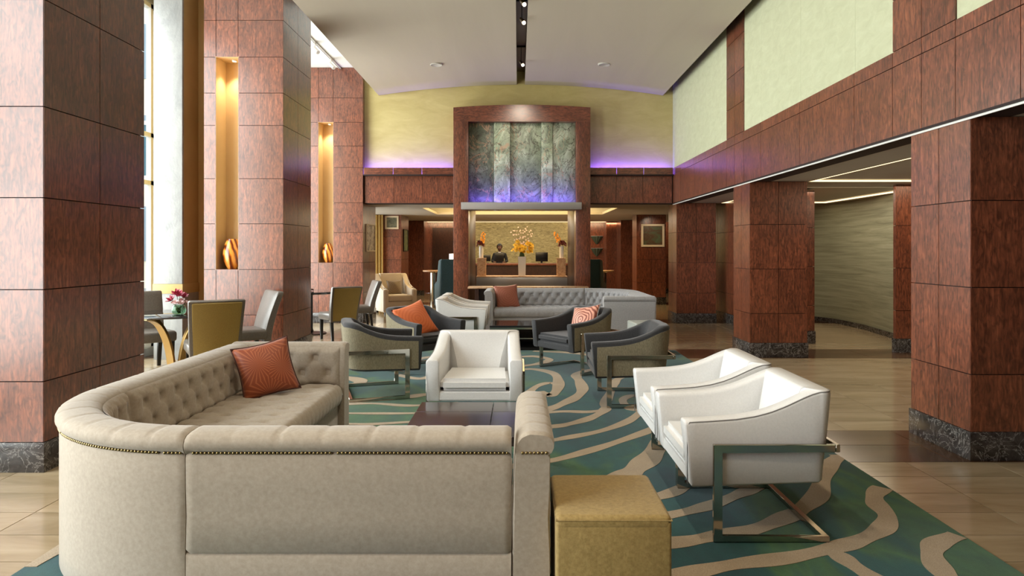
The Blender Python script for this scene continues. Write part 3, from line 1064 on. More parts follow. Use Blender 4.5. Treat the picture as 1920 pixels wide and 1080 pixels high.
for bi, (pts, w) in enumerate(B):
    q = smooth_line([fl(*p) for p in pts], 12)
    q = [(min(max(x, -2.31), 2.31), min(max(y_, 1.02), 10.08)) for x, y_ in q]
    bm = bmesh.new()
    rg = []
    for i, p in enumerate(q):
        a, b = Vector(q[max(i - 1, 0)]), Vector(q[min(i + 1, len(q) - 1)])
        d = b - a
        if d.length < 1e-6: d = Vector((1, 0))
        d.normalize()
        nrm = Vector((-d.y, d.x)) * w * (.5 + .07 * sin(i * .3 + w * 90))
        e = []
        for sg, z in ((1, .008), (1, .0136 + bi * .00005), (-1, .0136 + bi * .00005), (-1, .008)):
            k_ = Vector(p) + nrm * sg
            e.append((max(-2.315, min(2.315, k_.x)), max(1.0, min(10.09, k_.y)) - 5.55, z))
        rg.append(e)
    loft(bm, rg)
    finish('swirl_band', bm, 'rug_band', carpet)

# ------------------------------------------------------------------ tufted sofas
def tuft(s, t, ss, st, s0, t0):
    """depth of the button dimples and of the folds between them (0..1 scale, metres)"""
    j = round((t - t0) / st)
    d = 1e9
    for jj in (j - 1, j, j + 1):
        off = (jj % 2) * ss / 2
        i = round((s - s0 - off) / ss)
        for ii in (i, i + 1, i - 1):
            d = min(d, sqrt((s - s0 - off - ii * ss) ** 2 + (t - t0 - jj * st) ** 2))
    a = (s - s0) / ss + (t - t0) / (2 * st)
    b = (s - s0) / ss - (t - t0) / (2 * st)
    fa = abs(a - round(a)) * ss * .7
    fb = abs(b - round(b)) * ss * .7
    fold = max(exp(-(fa / .010) ** 2), exp(-(fb / .010) ** 2))
    return .034 * exp(-(d / .021) ** 2) + .012 * exp(-(d / .05) ** 2) + .008 * fold


_btn = None


def button_mesh(mat):
    bm = bmesh.new()
    bmesh.ops.create_uvsphere(bm, u_segments=8, v_segments=5, radius=.0115)
    me = bpy.data.meshes.new('button')
    bm.to_mesh(me)
    bm.free()
    for p in me.polygons: p.use_smooth = True
    me.materials.append(M[mat])
    return me


H = .765
PROFILE = [(.012, .045), (.0, .06), (0, .150), (0, .262), (.011, .274), (.0, .286), (0, .42), (0, .55), (0, .672), (.006, .684), (-.008, .694), (-.017, .712), (-.017, .730),
           (-.008, .748), (.012, .760), (.04, .765), (.08, .767), (.12, .764), (.15, .754), (.172, .736), (.184, .71), (.188, .68), (.195, .6), (.20, .5), (.205, .40), (.205, .045)]
ROLL = set(range(11, 21))
CX = sum(p[0] for p in PROFILE) / len(PROFILE)
CZ = .42


def straight(p0, p1, step=.016):
    d = Vector(p1) - Vector(p0)
    n = max(2, int(d.length / step))
    u = d.normalized()
    nrm = (-u.y, u.x)          # inward is to the left of travel
    return [(p0[0] + d.x * k / n, p0[1] + d.y * k / n, nrm[0], nrm[1], d.length * k / n) for k in range(n + 1)]


def sofa_module(name, path, T, mat, parent, prof=PROFILE, pleat=.185, round_end=True):
    rings = []
    n = len(path)
    tot = path[-1][4]
    for i, (x, y_, nx, ny, s) in enumerate(path):
        e = min(s, tot - s)
        ins = .010 * (1 - min(1, e / .014)) ** 2 if round_end else 0
        d0 = abs(s / pleat - round(s / pleat)) * pleat
        pl = .007 * exp(-(d0 / .007) ** 2) if pleat and e > .05 else 0
        ring = []
        for j, (d, z) in enumerate(prof):
            k = ins + (pl if j in ROLL else 0)
            v = Vector((CX - d, CZ - z))
            L_ = v.length or 1
            d2, z2 = d + v.x / L_ * k, z + v.y / L_ * k
            ring.append((*T(x + nx * d2, y_ + ny * d2), z2))
        rings.append(ring)
    bm = bmesh.new()
    loft(bm, rings)
    return finish(name, bm, mat, parent, None, 50)


def nailheads(path, T, parent, gap=.0165, z=.684):
    bm = bmesh.new()
    nxt = .02
    for (x, y_, nx, ny, s) in path:
        if s < nxt or s > path[-1][4] - .015: continue
        nxt += gap
        X, Y = T(x - nx * .001, y_ - ny * .001)
        r = bmesh.ops.create_uvsphere(bm, u_segments=6, v_segments=4, radius=.0068)
        for v in r['verts']: v.co += Vector((X, Y, z))
    o = finish('nailhead_trim', bm, 'brass', parent, None, 180)
    o['kind'] = 'stuff'
    return o


def tufted_back(path, T, mat, parent, bmesh_, ss=.172, st=.115, z0=.44, z1=.725):
    """padded, buttoned inner face along a path; returns the part"""
    tot = path[-1][4]
    nt = 26
    rings = []
    s0 = .10
    t0 = .115
    for (x, y_, nx, ny, s) in path:
        row = []
        for k in range(nt + 1):
            t = k / nt * (z1 - z0 + .03)
            z = z0 + t - .015
            base = .205 - (z - .4) * .06
            e = min(s, tot - s, t + .0, (z1 - z0 + .03) - t)
            puff = .040 * (1 - (1 - min(1, e / .05)) ** 2) - .012
            dm = tuft(s, z - z0, ss, st, s0, t0 - .02) if e > .02 else 0
            d = base + puff - dm
            row.append((*T(x + nx * d, y_ + ny * d), z))
        rings.append(row)
    bm = bmesh.new()
    loft(bm, rings, cap=False, closed=False)
    o = finish('tufted_back', bm, mat, parent, None, 180)
    for j in (0, 1, -1, 2):
        zz = z0 + t0 - .02 + j * st
        if not z0 + .03 < zz < z1 - .02: continue
        s = s0 + (j % 2) * ss / 2
        while s < tot - .05:
            if s > .05:
                q = min(path, key=lambda p: abs(p[4] - s))
                d = .205 - (zz - .4) * .06 + .028 - .050
                b_ = bpy.data.objects.new('button', bmesh_)
                b_.location = (*T(q[0] + q[2] * d, q[1] + q[3] * d), zz)
                link(b_, o)
            s += ss
    return o


def tufted_seat(x0, x1, y0, y1, T, mat, parent, bmesh_, front='x', ss=.172, st=.16):
    """seat with its front edge rolled over; front 'x' = front edge at x1, 'y' = at y1"""
    A0, A1, B0, B1 = (x0, x1, y0, y1) if front == 'x' else (y0, y1, x0, x1)
    nb = max(4, int((B1 - B0) / .016))
    depth = A1 - A0
    na = int(depth / .016)
    rings = []
    ztop = .455
    for k in range(nb + 1):
        b = B0 + (B1 - B0) * k / nb
        row = []
        for i in range(na + 1):
            a = depth * i / na
            e = min(b - B0, B1 - b, depth - a + .02)
            r = .075
            edge = 0 if a < depth - r else r - sqrt(max(0, r * r - (a - depth + r) ** 2))
            side = .018 * (1 - min(1, min(b - B0, B1 - b) / .03)) ** 2
            dm = tuft(b - B0, a, ss, st, .09, .05) if a < depth - .06 else 0
            pl = 0
            if a >= depth - .09:
                d0 = abs(((b - B0 - .09) / ss * 2) - round((b - B0 - .09) / ss * 2)) * ss / 2
                pl = .006 * exp(-(d0 / .008) ** 2)
            z = ztop - edge - side - dm * .85 - pl
            row.append((a + A0 - (0), b, z))
        for q in range(1, 7):
            d0 = abs(((b - B0 - .09) / ss * 2) - round((b - B0 - .09) / ss * 2)) * ss / 2
            pl = .006 * exp(-(d0 / .008) ** 2)
            ang = q / 6
            row.append((A1 - pl - .02 * ang ** 3 - side, b, ztop - .075 - .085 * ang))
        rings.append([(*(T(a, b_) if front == 'x' else T(b_, a)), z) for a, b_, z in row])
    bm = bmesh.new()
    loft(bm, rings, cap=False, closed=False)
    o = finish('tufted_seat', bm, mat, parent, None, 180)
    j = 0
    while .05 + j * st < depth - .07:
        s = .09 + (j % 2) * ss / 2
        while s < B1 - B0 - .03:
            a, b = A0 + .05 + j * st, B0 + s
            bo = bpy.data.objects.new('button', bmesh_)
            bo.location = (*(T(a, b) if front == 'x' else T(b, a)), ztop - .040)
            link(bo, o)
            s += ss
        j += 1
    return o


def make_sofa(label, loc, place, mat, group):
    """place maps sofa coordinates (a along the short side from the long outer face, b along the long side) to the room"""
    t = thing('sectional_sofa', loc, label, 'sofa', 0, group)
    T = lambda a, b: (place(a, b)[0] - loc[0], place(a, b)[1] - loc[1])
    bmh = button_mesh(mat)
    Rx, Ry = .93, .90
    SA = 2.398           # outer length of the short side
    LB = 2.76
    arm = .154
    # short side runs at b = 0 from a = Rx to SA - arm ; travel +a has inward (+b) on its left
    p_short = straight((Rx + .003, 0), (SA - arm - .003, 0))
    sofa_module('short_back', p_short, T, mat, t)
    nailheads(p_short, T, t)
    # corner: from (0, Ry) to (Rx, 0)
    pc = []
    s = 0
    prev = None
    for k in range(91):
        th = pi / 2 * k / 90
        x, y_ = Rx - Rx * cos(th), Ry - Ry * sin(th)
        nx, ny = cos(th) / Rx, sin(th) / Ry
        l_ = sqrt(nx * nx + ny * ny)
        if prev: s += sqrt((x - prev[0]) ** 2 + (y_ - prev[1]) ** 2)
        prev = (x, y_)
        pc.append((x, y_, nx / l_, ny / l_, s))
    sofa_module('corner_back', pc, T, mat, t, [(0 if .1 < z < .3 and d < .05 else d, z) for d, z in PROFILE])
    nailheads(pc, T, t)
    p_long = straight((0, LB - arm - .003), (0, Ry + .003))
    sofa_module('long_back', p_long, T, mat, t)
    nailheads(p_long, T, t)
    # arms
    PLAIN = [(0 if .1 < z < .3 and d < .05 else d, z) for d, z in PROFILE]
    armprof = [(d if d < .1 else (arm * .5 + (d - .1) * (arm * .5) / .105), z) for d, z in PLAIN]
    pa = straight((SA, 0), (SA, .82))
    sofa_module('arm', pa, T, mat, t, armprof, .16)
    pb = straight((.905, LB), (.0, LB))
    sofa_module('arm', pb, T, mat, t, armprof, .3)
    # nailheads across the near end of the short arm
    pe = straight((SA - arm + .01, .0), (SA - .0, .0))
    nailheads(pe, T, t)
    # buttoned inner faces
    tufted_back(straight((0, LB - arm), (0, Ry + .01)), T, mat, t, bmh)
    tufted_back([q for q in pc], T, mat, t, bmh, .15)
    tufted_back(p_short, T, mat, t, bmh)
    sh = .205 - arm
    tufted_back(straight((.88, LB + sh), (.21, LB + sh)), T, mat, t, bmh, .2)
    # seats
    D = .90
    tufted_seat(.19, D, Ry + .02, LB - arm - .005, T, mat, t, bmh, 'x')
    tufted_seat(Rx + .0, SA - arm - .005, .19, .80, T, mat, t, bmh, 'y')
    # corner seat and the bases
    bm = bmesh.new()
    poly = [T(*p) for p in [(D, Ry + .02), (.20, Ry + .02)] + [(Rx - (Rx - .2) * cos(pi / 2 * k / 12), Ry - (Ry - .2) * sin(pi / 2 * k / 12)) for k in range(13)] + [(Rx, .80)]]
    prism(bm, poly, 'z', .05, .44)
    finish('corner_seat', bm, mat, t, None, 40)
    for nm, (a0, a1, b0, b1) in (('seat_base', (.1, D - .045, Ry, LB - .06)), ('seat_base', (Rx, SA - .06, .1, .755))):
        bm = bmesh.new()
        c = [T(a0, b0), T(a1, b0), T(a1, b1), T(a0, b1)]
        xs_, ys_ = [p[0] for p in c], [p[1] for p in c]
        bx(bm, min(xs_), max(xs_), min(ys_), max(ys_), .05, .30, .008, 2)
        finish(nm, bm, mat, t, None, 40)
    for a, b in ((.3, Ry + .2), (.3, LB - .15), (.8, LB - .1), (.8, Ry + .2), (Rx + .1, .15), (SA - .1, .15), (SA - .1, .7), (.45, .45)):
        X, Y = T(a, b)
        bm = bmesh.new()
        bx(bm, X - .03, X + .03, Y - .03, Y + .03, .0148, .06)
        finish('foot', bm, 'blackwood', t)
    return t


near_sofa = make_sofa('oyster velvet curved sectional sofa, buttoned, its back turned beside the gold ottoman', (-1.2, 4.0, 0),
                      lambda a, b: (-2.27 + a, 2.74 + b), 'velvet', 'tufted sectional sofas')
far_sofa = make_sofa('silver velvet curved sectional sofa with button tufting facing the viewer before the portal', (.9, 12.2, 0),
                     lambda a, b: (2.16 - b, 13.1 - a), 'velvet_grey', 'tufted sectional sofas')
for ch in far_sofa.children:
    if ch.name.startswith('foot'): ch.location.z = -.0145


# ------------------------------------------------------------------ pillows
def pillow(label, loc, normal, roll, size, mat, thick=.13, group=None, piping=None):
    n = 18
    bm = bmesh.new()
    grid = {}
    for side in (1, -1):
        for i in range(n + 1):
            for j in range(n + 1):
                u, v = -1 + 2 * i / n, -1 + 2 * j / n
                edge = i in (0, n) or j in (0, n)
                if side == -1 and edge: continue
                x = u * (1 - .10 * (1 - v * v))
                y_ = v * (1 - .10 * (1 - u * u))
                h = ((1 - u * u) * (1 - v * v)) ** .42 * thick / 2
                h *= 1 + .06 * sin(5 * u + 3 * v + thick * 50)
                grid[(side, i, j)] = bm.verts.new((x * size / 2, y_ * size / 2, side * h))
    g = lambda s_, i, j: grid.get((s_, i, j)) or grid[(1, i, j)]
    for s_ in (1, -1):
        for i in range(n):
            for j in range(n):
                bm.faces.new((g(s_, i, j), g(s_, i + 1, j), g(s_, i + 1, j + 1), g(s_, i, j + 1)))
    t = thing('throw_pillow', loc, label, 'pillow', 0, group)
    Z = Vector(normal).normalized()
    X = Vector((0, 0, 1)).cross(Z).normalized()
    Y = Z.cross(X)
    Mx = Matrix((X, Y, Z)).transposed().to_4x4()
    t.matrix_world = Matrix.Translation(loc) @ Mx @ Matrix.Rotation(R(roll), 4, 'Z')
    finish('cushion', bm, mat, t, None, 180)
    if piping:
        pts = []
        for k in range(4 * n + 1):
            q = k % (4 * n)
            i, j = ((q, 0) if q <= n else (n, q - n) if q <= 2 * n else (3 * n - q, n) if q <= 3 * n else (0, 4 * n - q))
            u, v = -1 + 2 * i / n, -1 + 2 * j / n
            pts.append((u * (1 - .10 * (1 - v * v)) * size / 2, v * (1 - .10 * (1 - u * u)) * size / 2, 0))
        bm = bmesh.new()
        tube(bm, pts, .005, 6)
        finish('piping', bm, piping, t, None, 180)
    return t


pillow('rust silk pillow with sunburst lines leaning in the far corner of the oyster sofa', (-1.84, 4.98, .63), (.46, -.84, .34), 11, .405, 'pil_burst', .15, 'pillows', 'thread_dark')
pillow('rose pillow lying in the curved corner of the oyster sofa, mostly hidden', (-1.66, 3.36, .53), (.35, .35, .87), 10, .40, 'pil_rust', .13, 'pillows')
pillow('rust rose pillow at the arm end of the silver sofa', (-.21, 12.62, .625), (.30, -.9, .34), 3, .47, 'pil_rust', .15, 'pillows')


# ------------------------------------------------------------------ armchairs
TOPZ = [(-.40, .608), (-.25, .614), (-.12, .622), (-.02, .636), (.06, .656), (.14, .686), (.21, .718), (.27, .744), (.32, .758), (.40, .764)]


def make_armchair(name, mat, side_mat, r, label, group, arm_t=.105, piping='thread'):
    t = thing(name, (0, 0, 0), label, 'armchair', 0, group)
    WF, WB, YF_, YBk = .385, .355, -.36, .36
    path = []
    nA = 22
    for k in range(nA + 1):
        f = k / nA
        y_ = YF_ + (YBk - r - YF_) * f
        x = -(WF + (WB - WF) * ((y_ - YF_) / (YBk - YF_)))
        path.append((x, y_, 1, 0))
    xb = -WB - .0
    nC = 10
    for k in range(1, nC + 1):
        th = pi / 2 * k / nC
        path.append((-WB + r - r * cos(th), YBk - r + r * sin(th), cos(th), -sin(th)))
    nB = 10
    for k in range(1, nB):
        path.append((-WB + r + (2 * WB - 2 * r) * k / nB, YBk, 0, -1))
    path += [(-x, y_, -nx, ny) for x, y_, nx, ny in reversed(path[:nA + nC + 1])]

    def prof(x, y_, nx, ny):
        h = interp(TOPZ, y_)
        back = abs(ny) ** 1.2
        bt = arm_t + .03 * back
        low = arm_t + .10 * back
        z0 = .272 + .012 * max(0, min(1, (y_ + .3) / .6))
        lean = .028 * back
        p = [(.012 + .02 * back, z0), (0 + .02 * back, z0 + .012), (-lean * .3, z0 + (h - z0) * .5), (-lean, h - .022), (-lean + .005, h - .008), (-lean + .018, h),
             (bt - lean - .018, h), (bt - lean - .005, h - .008), (bt - lean, h - .022), (bt + (low - bt) * .5 - lean * .3, z0 + (h - z0) * .55), (low, z0 + .05), (low, z0)]
        return p

    def ring(st, ins=0):
        x, y_, nx, ny = st
        pr = prof(*st)
        cd, cz = sum(p[0] for p in pr) / len(pr), sum(p[1] for p in pr) / len(pr)
        out = []
        for d, z in pr:
            v = Vector((cd - d, cz - z))
            if v.length: v.normalize()
            d2, z2 = d + v.x * ins, z + v.y * ins
            X_, Y_ = x + nx * d2, y_ + ny * d2
            if d2 > r * .6:
                X_ = max(-WB + d2 - (WF - WB) * (YBk - Y_) / .72, min(WB - d2 + (WF - WB) * (YBk - Y_) / .72, X_)) if abs(ny) > .05 else X_
                Y_ = min(Y_, YBk - d2 - (.10 if abs(ny) < .05 and d2 > .09 else 0) * 0)
            sl = .018 * (z2 - .44) / .17 if y_ < YF_ + .02 else 0     # the arm fronts rake forward at the top
            out.append((X_, Y_ - sl, z2))
        return out
    rings = [ring(s_) for s_ in path]
    def shift(rg, dy): return [(p[0], p[1] + dy, p[2]) for p in rg]
    first, last = ring(path[0], .012), ring(path[-1], .012)
    rings = [shift(first, -.010)] + [shift(ring(path[0], .003), -.006)] + rings + [shift(ring(path[-1], .003), -.006)] + [shift(last, -.010)]
    bm = bmesh.new()
    loft(bm, rings)
    finish('shell', bm, mat, t, None, 48)
    if side_mat:
        bm = bmesh.new()
        rg = []
        for s_ in path:
            x, y_, nx, ny = s_
            pr = prof(*s_)
            h = interp(TOPZ, y_)
            z0 = pr[1][1] + .008
            zt = h - .045
            def dd(z):
                return interp([(pr[1][1], pr[1][0]), (pr[2][1], pr[2][0]), (pr[3][1], pr[3][0])], z)
            q = []
            for z in (z0, z0 + (zt - z0) * .5, zt):
                d = dd(z)
                q.append((x + nx * (d - .004), y_ + ny * (d - .004), z))
            for z in (zt, z0 + (zt - z0) * .5, z0):
                d = dd(z) + .01
                q.append((x + nx * d, y_ + ny * d, z))
            rg.append(q)
        rg = rg[1:-1]
        a0 = [(p[0], p[1] - .0, p[2]) for p in rg[0]]
        loft(bm, rg)
        finish('outer_panel', bm, side_mat, t, None, 40)
    else:
        for s_ in (0,):
            bm = bmesh.new()
            pts = []
            for st in path:
                x, y_, nx, ny = st
                pr = prof(*st)
                d, z = pr[4]
                pts.append((x + nx * d, y_ + ny * d, z + .001))
            pts = [(pts[0][0], pts[0][1] - .012, .29)] + [(pts[0][0], pts[0][1] - .014, pts[0][2] - .02)] + pts + [(pts[-1][0], pts[-1][1] - .014, pts[-1][2] - .02)] + [(pts[-1][0], pts[-1][1] - .012, .29)]
            tube(bm, pts, .0032, 6)
            finish('piping', bm, piping, t, None, 180)
    bm = bmesh.new()
    w0 = WF - arm_t + .012
    prism(bm, [(-w0, YF_ + .008), (w0, YF_ + .008), (w0 - .02, .27), (-w0 + .02, .27)], 'z', .276, .352)
    bmesh.ops.bevel(bm, geom=[e for e in bm.edges], offset=.010, segments=2, affect='EDGES')
    finish('seat_rail', bm, mat, t, None, 40)
    bm = bmesh.new()
    w1 = WF - arm_t - .002
    prism(bm, [(-w1, YF_ + .0), (w1, YF_ + .0), (w1 - .02, .20), (-w1 + .02, .20)], 'z', .356, .452)
    bmesh.ops.bevel(bm, geom=[e for e in bm.edges], offset=.028, segments=4, affect='EDGES')
    for v in bm.verts:
        if v.co.z > .44:
            v.co.z += .018 * max(0, 1 - (v.co.x / w1) ** 2) * max(0, 1 - ((v.co.y + .08) / .3) ** 2)
    finish('seat_cushion', bm, mat, t, None, 60)
    # nickel frame: one bent flat bar on each side, joined by two bars across the back
    for s_ in (-1, 1):
        bm = bmesh.new()
        yf, yr, b = -.245, .365, .042
        outer = [(yf, .0), (yr - .02, .0), (yr - .02, .03), (yf + b, .03), (yf + b, .455), (yr + .01, .455), (yr + .01, .495), (yf, .495)]
        xa, xb_ = sorted((s_ * .381, s_ * .403))
        prism(bm, outer, 'x', xa, xb_)
        bmesh.ops.bevel(bm, geom=[e for e in bm.edges], offset=.003, segments=1, affect='EDGES')
        finish('side_frame', bm, 'chrome', t, None, 30)
    lbox('cross_bar', 'chrome', -.385, .385, .31, .345, .0, .03, t, .003, 1)
    lbox('cross_bar', 'chrome', -.40, .40, .376, .40, .455, .495, t, .003, 1)
    return t


def put(o, x, y_, f, z=0.015, label=None, sc=None):
    o.location = (x, y_, z)
    o.rotation_euler = (0, 0, math.atan2(f[1], f[0]) + pi / 2)
    if label: o['label'] = label
    if sc: o.scale = (sc, sc, sc)
    return o


wch = make_armchair('leather_armchair', 'leather_white', None, .05, 'white leather armchair nearest the gold ottoman, polished nickel side frame in full view', 'white leather armchairs')
put(wch, 1.235, 3.865, (-1, 0))
put(copy_tree(wch), 1.235, 4.685, (-1, 0), label='white leather armchair tucked behind another white one, next to the wood pillars')
put(copy_tree(wch), -.35, 5.80, (0, -1), label='white leather armchair standing alone before the dark coffee table, seen from its front')
put(copy_tree(wch), -.865, 10.60, (1, 0), .0, label='white leather armchair beside the silver sofa arm, the nearer of that pair')
put(copy_tree(wch), -.865, 11.43, (1, 0), .0, label='white leather armchair beside the silver sofa arm, the farther of that pair')

gch = make_armchair('wool_armchair', 'charcoal', 'khaki', .17, 'charcoal and khaki armchair without a pillow, side on, behind the pair of white leather chairs', 'charcoal armchairs', .085)
put(gch, 1.075, 6.80, (-1, 0))
put(copy_tree(gch), .70, 8.48, (-.81, -.59), label='charcoal and khaki armchair holding the salmon patterned pillow')
put(copy_tree(gch), -1.44, 7.12, (.95, .31), label='charcoal and khaki armchair without a pillow, behind the oyster sofa arm with the rust pillow')
put(copy_tree(gch), -1.2, 8.52, (.72, -.69), label='charcoal armchair holding the bright orange pillow')

pillow('salmon maze patterned pillow standing on a charcoal armchair', (.82, 8.50, .605), (-.70, -.60, .46), 10, .43, 'pil_salmon', .15, 'pillows', 'thread')
pillow('bright orange silk pillow leaning in a charcoal armchair', (-1.28, 8.50, .615), (.52, -.66, .52), 16, .48, 'pil_orange', .14, 'pillows')

# ------------------------------------------------------------------ ottomans, coffee tables
def ottoman(label, x, y_, mat, z, rz=0, size=(.45, .5, .45)):
    t = thing('ottoman', (x, y_, z), label, 'ottoman', rz, 'ottomans')
    w, d, h = size
    bm = bmesh.new()
    bx(bm, -w / 2, w / 2, -d / 2, d / 2, .015, h - .022, .012, 3)
    finish('body', bm, mat, t, None, 60)
    bm = bmesh.new()
    n = 12
    rg = []
    for zz, ins in ((h - .05, .002), (h - .024, -.002), (h - .012, .001), (h - .002, .012)):
        rg.append([(sx_ * (w / 2 - ins - (.014 if c_ else 0) * 0), sy_ * (d / 2 - ins), zz) for sx_, sy_, c_ in ((-1, -1, 0), (1, -1, 0), (1, 1, 0), (-1, 1, 0))])
    bm2 = bmesh.new()
    bx(bm2, -w / 2 - .001, w / 2 + .001, -d / 2 - .001, d / 2 + .001, h - .06, h, .022, 4)
    bm.free()
    for v in bm2.verts:
        if v.co.z > h - .004:
            v.co.z += .010 * max(0, 1 - (v.co.x * 2 / w) ** 2) * max(0, 1 - (v.co.y * 2 / d) ** 2)
    finish('cushion_top', bm2, mat, t, None, 60)
    bm = bmesh.new()
    pts = [(-w / 2, -d / 2, h - .018), (w / 2, -d / 2, h - .018), (w / 2, d / 2, h - .018), (-w / 2, d / 2, h - .018), (-w / 2, -d / 2, h - .018)]
    tube(bm, [(p[0] * 1.0, p[1] * 1.0, p[2]) for p in pts], .003, 6)
    finish('seam', bm, mat, t, None, 60)
    for sx_ in (-1, 1):
        for sy_ in (-1, 1):
            lbox('foot', 'black', sx_ * (w / 2 - .05) - .02, sx_ * (w / 2 - .05) + .02, sy_ * (d / 2 - .05) - .02, sy_ * (d / 2 - .05) + .02, 0, .016, t)
    return t


ottoman('gold suede cube ottoman beside the arm of the oyster sofa', .372, 2.90, 'ottoman', .015)
ottoman('pale grey leather cube ottoman at the end of the silver sofa', 1.85, 9.82, 'ottoman_grey', .0135, .1)


def coffee_table(label, x0, x1, y0, y1, h, mat, seams, shelf, z):
    t = thing('coffee_table', ((x0 + x1) / 2, (y0 + y1) / 2, z), label, 'coffee table', 0, 'coffee tables')
    w, d = x1 - x0, y1 - y0
    xs_ = [-w / 2] + [w * s_ - w / 2 for s_ in seams[0]] + [w / 2]
    ys_ = [-d / 2] + [d * s_ - d / 2 for s_ in seams[1]] + [d / 2]
    for a, b in zip(xs_, xs_[1:]):
        for c_, e in zip(ys_, ys_[1:]):
            lbox('top_panel', mat, a + .002, b - .002, c_ + .002, e - .002, h - .03, h, t, .002, 1)
    lbox('apron', 'chrome' if shelf else mat, -w / 2 + .004, w / 2 - .004, -d / 2 + .004, d / 2 - .004, h - .055, h - .03, t)
    for sx_ in (-1, 1):
        for sy_ in (-1, 1):
            lbox('leg', 'chrome' if not shelf else 'blackwood', min(sx_ * w / 2, sx_ * (w / 2 - .05)), max(sx_ * w / 2, sx_ * (w / 2 - .05)), min(sy_ * d / 2, sy_ * (d / 2 - .05)), max(sy_ * d / 2, sy_ * (d / 2 - .05)), 0, h - .055, t)
    if shelf:
        lbox('shelf', 'chrome', -w / 2 + .052, w / 2 - .052, -d / 2 + .01, d / 2 - .01, .17, .185, t)
        lbox('back_panel', 'blackwood', -w / 2 + .05, w / 2 - .05, d / 2 - .04, d / 2 - .02, 0.01, h - .055, t)
        lbox('floor_panel', 'blackwood', -w / 2 + .05, w / 2 - .05, -d / 2 + .02, d / 2 - .04, 0.01, .04, t)
    return t


coffee_table('dark glossy coffee table between the oyster sofa and the lone white armchair', -.69, .09, 3.95, 4.86, .40, 'darktable', ([.66], [.68]), False, .015)
coffee_table('black coffee table with nickel edge and shelf in front of the silver sofa', -.43, .62, 10.14, 10.9, .37, 'darkglass', ([], []), True, .0)

# ------------------------------------------------------------------ dining groups on the window side
def make_dining_chair(label, group):
    t = thing('dining_chair', (0, 0, 0), label, 'chair', 0, group)
    W2 = .265
    bm = bmesh.new()
    bx(bm, -W2, W2, -.27, .24, .36, .49, .035, 4)
    for v in bm.verts:
        if v.co.z > .48: v.co.z += .015 * (1 - (v.co.x / W2) ** 2)
    finish('seat', bm, 'taupe_leather', t, None, 60)
    def back(x0, x1, front, rear, z0, z1, n=14):
        rg = []
        for k in range(n + 1):
            f = k / n
            z = z0 + (z1 - z0) * f
            lean = .17 * f ** 1.4
            fl_ = 1 + .06 * f - .05 * (1 - f)
            tp = 1 - .25 * f
            rg.append([(x0 * fl_, .20 + lean + front * tp, z), (x0 * fl_ + .02, .20 + lean + front * tp - .012, z), (x1 * fl_ - .02, .20 + lean + front * tp - .012, z), (x1 * fl_, .20 + lean + front * tp, z),
                       (x1 * fl_, .20 + lean + rear * tp, z), (x1 * fl_ - .012, .20 + lean + rear * tp + .008, z), (x0 * fl_ + .012, .20 + lean + rear * tp + .008, z), (x0 * fl_, .20 + lean + rear * tp, z)])
        c_ = rg[-1]
        m = Vector((0, sum(p[1] for p in c_) / 8, 0))
        rg.append([(p[0] * .965, m.y + (p[1] - m.y) * .6, p[2] + .014) for p in c_])
        b_ = bmesh.new()
        loft(b_, rg)
        return b_
    finish('backrest', back(-W2, W2, -.01, .075, .34, .95), 'taupe_leather', t, None, 50)
    finish('back_panel', back(-W2 + .03, W2 - .03, .03, .082, .36, .925), 'mustard', t, None, 50)
    for sx_ in (-1, 1):
        for yy, k in ((-.22, 0), (.22, .05)):
            bm = bmesh.new()
            rg = []
            for z, s_, dy in ((0, .019, k), (.38, .026, 0)):
                rg.append([(sx_ * .215 + a * s_, yy + dy + b * s_, z) for a, b in ((-1, -1), (1, -1), (1, 1), (-1, 1))])
            loft(bm, rg)
            finish('leg', bm, 'blackwood', t)
    return t


dc = make_dining_chair('pewter dining chair with mustard back turned to the viewer, just behind the oyster sofa', 'dining chairs')
put(dc, -3.42, 7.62, (-.52, .85), 0)
put(copy_tree(dc), -3.52, 8.72, (-.8, -.6), 0, 'pewter dining chair facing the flower vase, its pale leather front in view')
put(copy_tree(dc), -4.62, 8.5, (.7, -.7), 0, 'pewter dining chair beyond the glass table, half hidden by the near pillar')
put(copy_tree(dc), -3.02, 11.42, (-.62, .78), 0, 'pewter dining chair with mustard back at the farther table beside the seated person', .93)
put(copy_tree(dc), -2.98, 12.55, (-.92, -.40), 0, 'pewter dining chair at the farther table, its pale leather front against the niche pillar', .96)

tb = thing('dining_table', (-3.98, 7.95, 0), 'round smoked glass table on arched gilded legs with a flower vase on it', 'table')
bm = bmesh.new(); lathe(bm, [(0, .742), (.57, .742), (.58, .748), (.58, .758), (.572, .762), (0, .762)], 48)
finish('table_top', bm, 'darkglass', tb, None, 40)
bm = bmesh.new(); lathe(bm, [(0, .715), (.2, .715), (.2, .742), (0, .742)], 24)
finish('top_plate', bm, 'gold_leaf', tb, None, 40)
bm = bmesh.new(); lathe(bm, [(0, 0), (.24, 0), (.24, .02), (.05, .035), (0, .035)], 32)
finish('base', bm, 'gold_leaf', tb, None, 40)
for k in range(4):
    a = k * pi / 2 - .31
    ring = []
    for q in range(15):
        th = pi / 2 * q / 14
        rad, z = .47 - .40 * sin(th), .735 - .705 * (1 - cos(th))
        dx, dz = .40 * cos(th), .705 * sin(th)
        l_ = sqrt(dx * dx + dz * dz)
        nx, nz = dz / l_, -dx / l_
        w, th2 = .05, .014
        ring.append([(cos(a) * (rad + nx * e) - sin(a) * f, sin(a) * (rad + nx * e) + cos(a) * f, max(.02, z - nz * e)) for e, f in ((-th2, -w), (th2, -w), (th2, w), (-th2, w))])
    bm = bmesh.new()
    loft(bm, ring)
    finish('arched_leg', bm, 'gold_leaf', tb, None, 40)

